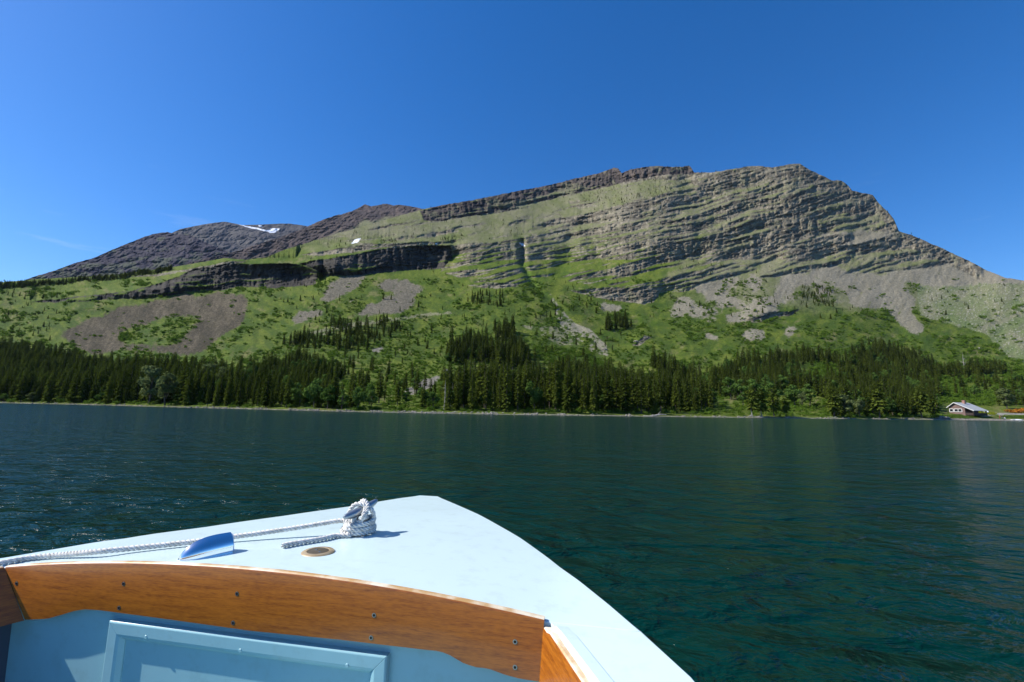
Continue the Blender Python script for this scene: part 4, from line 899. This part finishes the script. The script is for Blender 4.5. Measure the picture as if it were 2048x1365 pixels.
def wood(name, ca, cb, along):
    m = mat(name, ca, .32, .5, coat=.35)
    tc = N(m, 'ShaderNodeTexCoord'); mp = N(m, 'ShaderNodeMapping'); mp.inputs['Rotation'].default_value = (0, 0, along); mp.inputs['Scale'].default_value = (2.6, 2.6, 34)
    n1 = N(m, 'ShaderNodeTexNoise'); n1.inputs['Scale'].default_value = 3; n1.inputs['Detail'].default_value = 7; n1.inputs['Roughness'].default_value = .62; n1.inputs['Distortion'].default_value = .5
    mp2 = N(m, 'ShaderNodeMapping'); mp2.inputs['Rotation'].default_value = (0, 0, along); mp2.inputs['Scale'].default_value = (22, 22, 160)
    n2 = N(m, 'ShaderNodeTexNoise'); n2.inputs['Scale'].default_value = 2; n2.inputs['Detail'].default_value = 4
    L(m, tc.outputs['Object'], mp.inputs[0]); L(m, tc.outputs['Object'], mp2.inputs[0]); L(m, mp.outputs[0], n1.inputs['Vector']); L(m, mp2.outputs[0], n2.inputs['Vector'])
    ad = N(m, 'ShaderNodeMath'); ad.operation = 'MULTIPLY_ADD'; ad.inputs[1].default_value = .75; L(m, n2.outputs[0], ad.inputs[0]); L(m, n1.outputs[0], ad.inputs[2])
    rp = N(m, 'ShaderNodeValToRGB'); rp.color_ramp.elements[0].position = .56; rp.color_ramp.elements[1].position = 1.08; rp.color_ramp.elements[0].color = (*cb, 1); rp.color_ramp.elements[1].color = (*ca, 1)
    L(m, ad.outputs[0], rp.inputs[0]); L(m, rp.outputs[0], BS(m).inputs['Base Color'])
    return m
mahog = wood('varnished_mahogany', (.41, .128, .010), (.18, .043, .004), 0)
worn = noise_var(mat('worn_wood_edge', (.7, .55, .35), .45, .4), (.52, .30, .11), (.80, .70, .52), 9, detail=6, contrast=(.4, .56))
steel = mat('galvanised_steel', (.33, .37, .40), .38, .5, metal=.85); chrome = mat('chrome', (.88, .88, .89), .11, .5, metal=1)
brass = noise_var(mat('brass', (.6, .42, .22), .35, .5, metal=.45), (.50, .33, .15), (.68, .52, .30), 30); dbrass = mat('dark_bronze', (.13, .10, .055), .45, .5, metal=.3)
ropem = noise_var(mat('white_rope', (.72, .70, .66), .85, .2), (.60, .58, .53), (.80, .79, .76), 40, bump=.4, bscale=400, bdist=.001)
screwm = mat('screw_head', (.35, .33, .3), .35, .5, metal=.9); hole = mat('dark_screw_hole', (.015, .012, .01), .8)

boat = empty('tour_boat', Wb(1.662, 0, 0), -HD)
tag(boat, 'pale aqua wooden boat with varnished wood trim, seen from inside its bow', 'boat')
BR = Matrix.Rotation(HD, 4, 'Z')
def bpart(name, bm, m, parent=None, smooth=True, bevel=0):
    """geometry given in world space; stored in the boat's own frame"""
    bmesh.ops.recalc_face_normals(bm, faces=bm.faces[:])
    bmesh.ops.transform(bm, matrix=BR @ Matrix.Translation(-boat.location), verts=bm.verts[:])
    return bm_obj(name, bm, m, parent or boat, smooth, origin=(0, 0, 0), bevel=bevel)
LPX = [(-170, 1138), (0, 1117), (100, 1100), (200, 1083), (300, 1069), (400, 1056), (560, 1033), (700, 1013), (800, 996.5), (840, 991)]
RPX = [(876, 993), (915, 1010), (960, 1030), (1000, 1052), (1040, 1075), (1100, 1118), (1160, 1162), (1220, 1210), (1290, 1270), (1340, 1315), (1395, 1365)]
def halves():
    lo = sorted([on_deck(*p)[:2] for p in LPX]); ro = sorted([on_deck(*p)[:2] for p in RPX]); return lo, ro
lo, ro = halves()
la = np.array([q[0] for q in lo]+[3.0, 4.6]); ll = np.array([q[1] for q in lo]+[-1.62, -1.66]); ra = np.array([q[0] for q in ro]+[2.5, 3.3, 4.6]); rl = np.array([q[1] for q in ro]+[1.5, 1.64, 1.66])
print('boat outline L', np.round(la, 2), np.round(ll, 2)); print('R', np.round(ra, 2), np.round(rl, 2))
A0 = 1.662
def inner(a): return np.interp(a, [A0, 1.94, 2.4, 3.2, 4.6], [.985, 1.115, 1.26, 1.38, 1.40])
def edgeL(a): return float(np.interp(a, la, ll))
def edgeR(a): return float(np.interp(a, ra, rl))
# foredeck with its side decks
bm = bmesh.new()
def strip(av, f0, f1, n):
    rows = [[bm.verts.new(Wb(a, f0(a)+(f1(a)-f0(a))*k/n, deckz(f0(a)+(f1(a)-f0(a))*k/n, a))) for k in range(n+1)] for a in av]
    for i in range(len(rows)-1):
        for k in range(n): bm.faces.new((rows[i][k], rows[i][k+1], rows[i+1][k+1], rows[i+1][k]))
    return rows
a_start = max(la[0], ra[0])
av = np.concatenate([[a_start], np.linspace(a_start+.02, A0-.012, 44)])
strip(av, edgeL, edgeR, 28)
av2 = np.linspace(A0-.012, 4.6, 30)
strip(av2, lambda a: inner(max(a, A0))-.0, edgeR, 6); strip(av2, edgeL, lambda a: -inner(max(a, A0))-.02, 6)
bmesh.ops.remove_doubles(bm, verts=bm.verts[:], dist=.0005)
bmesh.ops.recalc_face_normals(bm, faces=bm.faces[:])
if sum(f.normal.z for f in bm.faces) < 0: bmesh.ops.reverse_faces(bm, faces=bm.faces[:])
r = bmesh.ops.extrude_face_region(bm, geom=bm.faces[:]); bmesh.ops.translate(bm, verts=[v for v in r['geom'] if isinstance(v, bmesh.types.BMVert)], vec=(0, 0, -.022))
bpart('foredeck', bm, aqua, bevel=.004)
# hull below the deck
bm = bmesh.new(); rows = []
for a in np.concatenate([np.linspace(a_start, 1.2, 24), np.linspace(1.3, 4.6, 24)]):
    cl, cr = edgeL(a), edgeR(a); row = []
    for t in (0, .25, .55, .85, 1.0):
        z = deckz(cl, a)-.024-t*(EYE-.55+.3); nar = 1-.06*t-.22*t*t; rake = .25*t*max(0, 1-a/1.2)
        row.append(((a+rake), cl*nar*.995, z))
    for t in (1.0, .85, .55, .25, 0):
        z = deckz(cr, a)-.024-t*(EYE-.55+.3); nar = 1-.06*t-.22*t*t; rake = .25*t*max(0, 1-a/1.2)
        row.append(((a+rake), cr*nar*.995, z))
    rows.append([bm.verts.new(Wb(*q)) for q in row])
for i in range(len(rows)-1):
    for k in range(9): bm.faces.new((rows[i][k], rows[i][k+1], rows[i+1][k+1], rows[i+1][k]))
bm.faces.new(rows[0]); bm.faces.new(rows[-1][::-1])
bpart('hull', bm, aqua)
# boards: rounded worn top, varnished face
def board(name, st, t, parent=None):
    """st: list of (top point, bottom point, outward unit vector); outward = the seen face"""
    bm = bmesh.new(); rows = []
    for tp, bt, o in st:
        tp, bt, o = Vector(tp), Vector(bt), Vector(o); dn = (bt-tp).normalized()
        pr = [bt, tp+dn*.0085, tp+dn*.0035-o*.0022, tp-o*.007, tp-o*(t-.007), tp+dn*.0035-o*(t-.0022), tp+dn*.0085-o*t, bt-o*t]
        rows.append([bm.verts.new(q) for q in pr])
    n = 8
    for i in range(len(rows)-1):
        for k in range(n):
            f = bm.faces.new((rows[i][k], rows[i][(k+1) % n], rows[i+1][(k+1) % n], rows[i+1][k])); f.material_index = 1 if 2 <= k <= 4 else 0
    for rr, s_ in ((rows[0], 1), (rows[-1], -1)): bm.faces.new(rr[::s_])
    return bpart(name, bm, [mahog, worn], parent)
AFT = Vector((-AX[0], -AX[1], 0)); RGT = Vector((LT[0], LT[1], 0))
topc = lambda l: EYE-.5345-.0672*l*l
bt_px = [(50, 1240), (95, 1238), (120, 1231), (150, 1222), (170, 1219), (200, 1221), (350, 1241), (500, 1262), (680, 1280), (850, 1300), (880, 1303), (900, 1311), (925, 1326), (950, 1335), (975, 1337), (1010, 1350), (1040, 1358), (1080, 1364)]
bl = np.array([on_aft(*p, A0) for p in bt_px]); bl = bl[np.argsort(bl[:, 0])]
t0 = [-1.003, .968]; b0 = [bl[0, 0], bl[-1, 0]]
stn = []
for s_ in np.linspace(0, 1, 90):
    l = t0[0]+(t0[1]-t0[0])*s_; lb = b0[0]+(b0[1]-b0[0])*s_
    stn.append((Wb(A0, l, topc(l)), Wb(A0, lb, float(np.interp(lb, bl[:, 0], bl[:, 1]))), AFT))
TB = .026
cb = board('coaming_board', stn, TB)
# right side board
stn = []
for a in np.concatenate([np.linspace(A0+.001, 2.1, 20), np.linspace(2.2, 4.5, 14)]):
    li = float(inner(a))-.02; dz = -.02-.06*(a-A0); o = Vector((-RGT.x, -RGT.y, 0))
    if a > A0+.03: dz = -.012-.03*(a-A0)
    stn.append((Wb(a, li, topc(.97)+dz), Wb(a, li-.012, EYE-.79-.03*(a-A0)), o))
sbR = board('side_coaming', stn, .030)
stn = []
for a in np.concatenate([np.linspace(A0+.001, 2.1, 12), np.linspace(2.2, 4.5, 14)]):
    li = float(inner(a))
    stn.append((Wb(a, -li-.018, topc(1.0)), Wb(a, -li+.112, EYE-.772), RGT))
board('side_coaming', stn, .028)
# the raised fillet along the right coaming, with the gap beside it
bm = bmesh.new(); rows = []
for a in np.linspace(A0+.01, 3.6, 40):
    li = float(inner(a))+.012; hz = .007*min(1, (a-A0)/.05+.2); z = deckz(.98)
    rows.append([bm.verts.new(Wb(a, li, z-.01)), bm.verts.new(Wb(a, li, z+hz)), bm.verts.new(Wb(a-.004, li+.034, z+hz-.002)), bm.verts.new(Wb(a-.004, li+.036, z-.02))])
for i in range(len(rows)-1):
    for k in range(4): bm.faces.new((rows[i][k], rows[i][(k+1) % 4], rows[i+1][(k+1) % 4], rows[i+1][k]))
bm.faces.new(rows[0]); bm.faces.new(rows[-1][::-1]); bpart('deck_fillet', bm, aqua)
# bulkhead under the deck
PB = A0-TB
bm = bmesh.new()
ls = np.linspace(-1.25, 1.2, 40)
up_v = [bm.verts.new(Wb(PB-.001, l, deckz(l)-.024)) for l in ls]; dn_v = [bm.verts.new(Wb(PB-.001, l, EYE-1.42)) for l in ls]
for i in range(39): bm.faces.new((up_v[i], up_v[i+1], dn_v[i+1], dn_v[i]))
r = bmesh.ops.extrude_face_region(bm, geom=bm.faces[:]); bmesh.ops.translate(bm, verts=[v for v in r['geom'] if isinstance(v, bmesh.types.BMVert)], vec=-AFT*.018)
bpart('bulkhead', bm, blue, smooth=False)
# side linings, floor
for s_ in (-1, 1):
    bm = bmesh.new(); rows = []
    for a in np.linspace(PB, 4.5, 16):
        li = float(inner(max(a, A0))); off = .0
        rows.append([bm.verts.new(Wb(a, s_*(li-.012), EYE-.66)), bm.verts.new(Wb(a, s_*(li-.055), EYE-1.42)), bm.verts.new(Wb(a, s_*(li-.035), EYE-1.42)), bm.verts.new(Wb(a, s_*(li+.008), EYE-.66))])
    for i in range(15):
        for k in range(4): bm.faces.new((rows[i][k], rows[i][(k+1) % 4], rows[i+1][(k+1) % 4], rows[i+1][k]))
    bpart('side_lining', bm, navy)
bm = bmesh.new(); q = [Wb(PB, -1.1, EYE-1.42), Wb(PB, 1.1, EYE-1.42), Wb(4.5, 1.45, EYE-1.42), Wb(4.5, -1.45, EYE-1.42)]; bm.faces.new([bm.verts.new(p) for p in q])
r = bmesh.ops.extrude_face_region(bm, geom=bm.faces[:]); bmesh.ops.translate(bm, verts=[v for v in r['geom'] if isinstance(v, bmesh.types.BMVert)], vec=(0, 0, -.02))
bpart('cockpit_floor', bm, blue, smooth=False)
# cupboard door in the bulkhead: mitred mouldings round a recessed panel
FT = .024
def fr(l0, z0, l1, z1, wv, name, parent):
    """moulding from outer corner (l0,z0) to (l1,z1); wv = inward direction; ends mitred"""
    d = Vector((l1-l0, z1-z0)); ln = d.length; d /= ln; wv = Vector(wv); wd = .060
    pr = [(0, 0), (0, FT-.004), (.005, FT), (.038, FT), (.048, FT-.004), (.060, FT-.016), (.060, 0)]
    bm = bmesh.new(); R2 = []
    for end in (0, 1):
        row = []
        for u, h_ in pr:
            s_ = u if end == 0 else ln-u
            c_ = Vector((l0, z0))+d*s_+wv*u; row.append(bm.verts.new(Wb(PB-.001+h_, c_.x, c_.y)))
        R2.append(row)
    n = len(pr)
    for k in range(n-1): bm.faces.new((R2[0][k], R2[0][k+1], R2[1][k+1], R2[1][k]))
    bm.faces.new(R2[0]); bm.faces.new(R2[1][::-1])
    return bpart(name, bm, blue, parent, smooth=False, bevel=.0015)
lx0, lx1, zt, zb = -.524, .492, EYE-.742, EYE-1.30
bm = bmesh.new(); add_box(bm, Wb(PB+.0015, (lx0+lx1)/2, (zt+zb)/2), (lx1-lx0-.02, .004, zt-zb-.02), Matrix.Rotation(-HD, 3, 'Z'))
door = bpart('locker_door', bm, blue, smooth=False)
def dpart(l0, z0, l1, z1, wv): return fr(l0, z0, l1, z1, wv, 'door_moulding', door)
mt = dpart(lx0, zt, lx1, zt-.006, (0, -1)); dpart(lx0, zb, lx0, zt, (1, 0)); dpart(lx1, zt-.006, lx1, zb, (-1, 0)); dpart(lx1, zb, lx0, zb, (0, 1))
for x, y in ((291, 1275), (480, 1302), (694, 1332)):
    l, z = on_aft(x, y, PB+FT); bm = bmesh.new(); bmesh.ops.create_cone(bm, cap_ends=True, segments=16, radius1=.0062, radius2=.0048, depth=.0022)
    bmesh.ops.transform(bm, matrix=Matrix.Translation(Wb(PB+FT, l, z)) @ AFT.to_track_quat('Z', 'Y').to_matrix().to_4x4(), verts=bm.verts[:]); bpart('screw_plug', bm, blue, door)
# screws of the coaming boards
def screw(p, n, parent, r=.0048):
    M = Matrix.Translation(p) @ n.to_track_quat('Z', 'Y').to_matrix().to_4x4(); bm = bmesh.new()
    bmesh.ops.create_cone(bm, cap_ends=True, segments=18, radius1=r*1.45, radius2=r*1.4, depth=.0012)
    for f in bm.faces: f.material_index = 0
    k = len(bm.faces); bmesh.ops.create_cone(bm, cap_ends=True, segments=14, radius1=r*.95, radius2=r*.75, depth=.0026); bm.faces.ensure_lookup_table()
    for f in bm.faces[k:]: f.material_index = 1
    k = len(bm.faces); c_ = bmesh.ops.create_cube(bm, size=1); bmesh.ops.transform(bm, matrix=Matrix.Rotation(random.random()*3, 4, 'Z') @ Matrix.Diagonal((r*1.3, r*.28, .0032, 1)), verts=c_['verts']); bm.faces.ensure_lookup_table()
    for f in bm.faces[k:]: f.material_index = 0
    bmesh.ops.transform(bm, matrix=M, verts=bm.verts[:]); bpart('screw', bm, [hole, screwm], parent, smooth=False)
for x, y in ((33, 1167), (247, 1168), (238, 1216), (474, 1188), (466, 1246), (748, 1231), (742, 1276), (1030, 1284), (1030, 1335)):
    l, z = on_aft(x, y, A0); screw(Wb(A0, l, z), AFT, cb)
screw(Wb(1.70, float(inner(1.70))-.021, EYE-.695), -RGT, sbR)
# brass deck plate
a, l, z = on_deck(636, 1105); c0 = Wb(a, l, z)
def lathe(bm, prof, c_, seg=40):
    R_ = [[bm.verts.new(c_+Vector((r_*math.cos(2*math.pi*k/seg), r_*math.sin(2*math.pi*k/seg), z_))) for k in range(seg)] for r_, z_ in prof]
    for i in range(len(R_)-1):
        for k in range(seg): bm.faces.new((R_[i][k], R_[i][(k+1) % seg], R_[i+1][(k+1) % seg], R_[i+1][k]))
    bm.faces.new(R_[-1])
bm = bmesh.new(); lathe(bm, [(.060, -.004), (.060, .002), (.056, .005), (.041, .0062), (.0395, .003)], c0); dp = bpart('deck_plate', bm, brass)
bm = bmesh.new(); lathe(bm, [(.039, .001), (.0385, .0052), (.036, .006), (.0001, .0062)], c0); cap = bpart('cap', bm, dbrass, dp)
for s_ in (-1, 1):
    bm = bmesh.new(); lathe(bm, [(.0045, .004), (.0045, .0068), (.0001, .0072)], c0+RGT*.012*s_+AFT*.008*s_, 12); bpart('key_pin', bm, chrome, cap)
# chrome bow light: a half teardrop, its nose towards the stern
a1, l1, z1 = on_deck(362, 1124); a2, l2, z2 = on_deck(461, 1104)
p1, p2 = Wb(a1, l1, z1), Wb(a2, l2, z2); dirv = (p2-p1); LN = dirv.length; dirv.normalize(); sd_ = Vector((-dirv.y, dirv.x, 0)).normalized(); p1 = p1-sd_*-.022; up3 = dirv.cross(sd_)*-1
if up3.z < 0: up3 = -up3
bm = bmesh.new(); rows = []; nn = 26; mm = 20
for i in range(nn+1):
    t = (i/nn)**1.8; wd = .047*(1-(1-t)**2.8)**.5*(1-.14*t*t); hh = .071*(1-(1-t)**3.2)**.58*(1-.05*t)
    row = []
    for k in range(mm+1):
        q = -1+2*k/mm; sg_ = 1-abs(q); v = (1 if q > 0 else -1)*(1-sg_**3.6); zz = hh*sg_
        row.append(bm.verts.new(p1+dirv*(LN*(t+.012*(zz/.085)*t))+sd_*(wd*v)+up3*zz))
    rows.append(row)
for i in range(nn):
    for k in range(mm): bm.faces.new((rows[i][k], rows[i][k+1], rows[i+1][k+1], rows[i+1][k]))
bm.faces.new(rows[-1])
bmesh.ops.remove_doubles(bm, verts=bm.verts[:], dist=.0002)
bl_ = bpart('bow_light', bm, chrome)
bm = bmesh.new(); ring = [Vector(v) for v in [p1+dirv*(LN*1.006)+sd_*(.036*(-1+2*k/14))+up3*(.006+.058*(1-abs(-1+2*k/14)**2.2)) for k in range(15)]]
f_ = bm.faces.new([bm.verts.new(q+dirv*.002) for q in ring]); r = bmesh.ops.extrude_face_region(bm, geom=[f_]); bmesh.ops.translate(bm, verts=[v for v in r['geom'] if isinstance(v, bmesh.types.BMVert)], vec=dirv*.004)
lens = mat('lamp_glass', (.75, .8, .85), .05, .5); bpart('lens', bm, lens, bl_)
bm = bmesh.new(); rows = []
base_o = [p1+dirv*(LN*(-.012))]; 
pts = []
for i in range(17):
    t = (i/16)**1.8; wd = .050*(1-(1-t)**2.6)**.5*(1-.14*t*t)+.003; pts.append(p1+dirv*(LN*t*1.01-.002)+sd_*wd)
pts2 = []
for i in range(17):
    t = (i/16)**1.8; wd = .050*(1-(1-t)**2.6)**.5*(1-.14*t*t)+.003; pts2.append(p1+dirv*(LN*t*1.01-.002)-sd_*wd)
f_ = bm.faces.new([bm.verts.new(q-Vector((0, 0, .006))) for q in pts+pts2[::-1][:-1]]); r = bmesh.ops.extrude_face_region(bm, geom=[f_]); bmesh.ops.translate(bm, verts=[v for v in r['geom'] if isinstance(v, bmesh.types.BMVert)], vec=(0, 0, .0085))
bpart('light_base', bm, chrome, bl_)
# cleat
ac, lc, zc = on_deck(716, 1067); cc = Wb(ac, lc, zc)
HC = .092
def at_depth(x, y, dep): d = ray(x, y); return Vector(CAM+d*(dep/float(d@fw)))
dc = float((np.array(cc)-CAM)@fw)
h1 = at_depth(687, 1040, dc-.075); h2 = at_depth(754, 1005, dc+.085)
hu = (h2-h1).normalized(); hm = (h1+h2)/2
bm = bmesh.new(); hl = (h2-h1).length/2
bmp = []
for t in np.linspace(-1, 1, 25):
    sw = .0205*(1-.55*abs(t)**1.8); 
    if abs(t) > .97: sw *= .6
    bmp.append((hm+hu*hl*t+Vector((0, 0, .010*abs(t)**2)), sw))
add_tube(bm, [q for q, _ in bmp], [s_ for _, s_ in bmp], 14)
cl_ = bpart('cleat', bm, steel)
hxy = Vector((hu.x, hu.y, 0)).normalized(); hv = Vector((-hxy.y, hxy.x, 0)); foot = Vector((hm.x, hm.y, zc))
HC = hm.z-zc; print('cleat height', HC, 'len', 2*hl, 'dir', hxy)
for s_ in (-1, 1):
    bm = bmesh.new(); b_ = foot+hxy*.032*s_; add_tube(bm, [b_+Vector((0, 0, -.003)), b_+Vector((0, 0, .02)), b_+Vector((0, 0, HC*.6)), hm+hxy*.02*s_], [.022, .016, .013, .014], 12); bpart('leg', bm, steel, cl_)
bm = bmesh.new(); add_box(bm, foot+Vector((0, 0, .003)), (.13, .05, .008), Matrix.Rotation(math.atan2(hxy.y, hxy.x), 3, 'Z')); bpart('base_plate', bm, steel, cl_, bevel=.003)
# rope: three strands laid round a common path
def rope(path, R_, pitch, name, label):
    P_ = catmull(path, .0045); n = len(P_)
    t_ = np.gradient(P_, axis=0); t_ /= np.linalg.norm(t_, axis=1)[:, None]
    nrm = np.zeros_like(P_); v = np.cross(t_[0], [0, 0, 1]); nrm[0] = v/np.linalg.norm(v)
    for i in range(1, n):
        v = nrm[i-1]-t_[i]*(nrm[i-1]@t_[i]); nrm[i] = v/np.linalg.norm(v)
    bn = np.cross(t_, nrm); s_ = np.concatenate([[0], np.cumsum(np.linalg.norm(np.diff(P_, axis=0), axis=1))])
    V = []; Q = []; sides = 7; rs = R_*.54; ro_ = R_*.50
    for k in range(3):
        an = 2*np.pi*(s_/pitch+k/3); off = nrm*np.cos(an)[:, None]+bn*np.sin(an)[:, None]; cen = P_+off*ro_; tan2 = np.cross(t_, off)
        b0_ = len(V)*0+sum(len(q) for q in V)
        rr_ = np.full(n, rs); rr_[0] *= .5; rr_[-1] *= .5
        ring = cen[:, None]+rr_[:, None, None]*(off[:, None]*np.cos(np.arange(sides)*2*np.pi/sides)[None, :, None]+tan2[:, None]*np.sin(np.arange(sides)*2*np.pi/sides)[None, :, None])
        V.append(ring.reshape(-1, 3)); ix = np.arange(n*sides).reshape(n, sides)+b0_
        Q.append(np.stack([ix[:-1], np.roll(ix, -1, 1)[:-1], np.roll(ix, -1, 1)[1:], ix[1:]], -1).reshape(-1, 4))
    V = np.concatenate(V); o = mesh_np(name, V-np.array(foot), np.concatenate(Q), ropem, smooth=True); o.location = foot
    return tag(o, label, 'rope')
RR = .0106
def dk(x, y, lift): a, l, z = on_deck(x, y, lift); return np.array(Wb(a, l, z))
def C_(u, v, w_): return np.array(foot+hxy*u+hv*v+Vector((0, 0, w_)))
path = [dk(-190, 1158, RR), dk(-90, 1143, RR), dk(0, 1127, RR), dk(60, 1116, RR), dk(110, 1111, RR*1.3), dk(190, 1104, RR*2.0)]
lead = dk(690, 1064, 0); 
# the taut part rises from the deck at the left edge to the cleat
p_end = at_depth(680, 1042, dc-.02)
p_st = path[-1]
for t in (.12, .25, .4, .55, .7, .85): 
    q = p_st+(np.array(p_end)-p_st)*t; q[2] -= .010*math.sin(math.pi*t); path.append(q)
path.append(np.array(p_end))
def turn(u, v, w0, w1, th0, th1, n):
    for q in range(n+1):
        f = q/n; th = th0+(th1-th0)*f; path.append(C_(u*math.cos(th), v*math.sin(th), w0+(w1-w0)*f))
d0 = (np.array(p_end)-np.array(foot)); th0 = math.atan2(d0 @ np.array(hv)/.05, d0 @ np.array(hxy)/.06)
turn(.062, .047, HC*.52, RR*3.4, th0+.35, th0+.35+2*math.pi, 12)
turn(.069, .053, RR*3.3, RR*1.2, th0+.35+2*math.pi, th0+.35+5*math.pi, 18)
turn(.066, .050, RR*2.6, HC*.62, th0+.35+5*math.pi, th0+.35+7.2*math.pi, 13)
# figure of eight over the horns
e8 = [(-.022, -.046, .80), (.0, -.030, 1.12), (.024, .006, 1.24), (.040, .038, 1.0), (.046, .020, .60), (.042, -.034, .66), (.024, -.042, 1.05), (.0, -.006, 1.28), (-.014, .032, 1.22), (-.028, .046, .85), (-.036, .018, .58), (-.030, -.032, .64), (-.010, -.046, .98), (.012, -.028, 1.22), (.024, .008, 1.38), (.030, .040, 1.25), (.034, .052, .9), (.024, .060, .5)]
for u, v, w_ in e8: path.append(C_(u, v, HC*w_))
turn(.080, .062, HC*.40, RR*1.1, 1.05, 3.55, 6)
tail0 = path[-1]
for x, y in ((672, 1072), (650, 1077), (620, 1082), (590, 1087), (564, 1092)): path.append(dk(x, y, RR*1.02))
rope(path, RR, .050, 'mooring_rope', 'white twisted rope running along the deck and wound round the steel cleat')
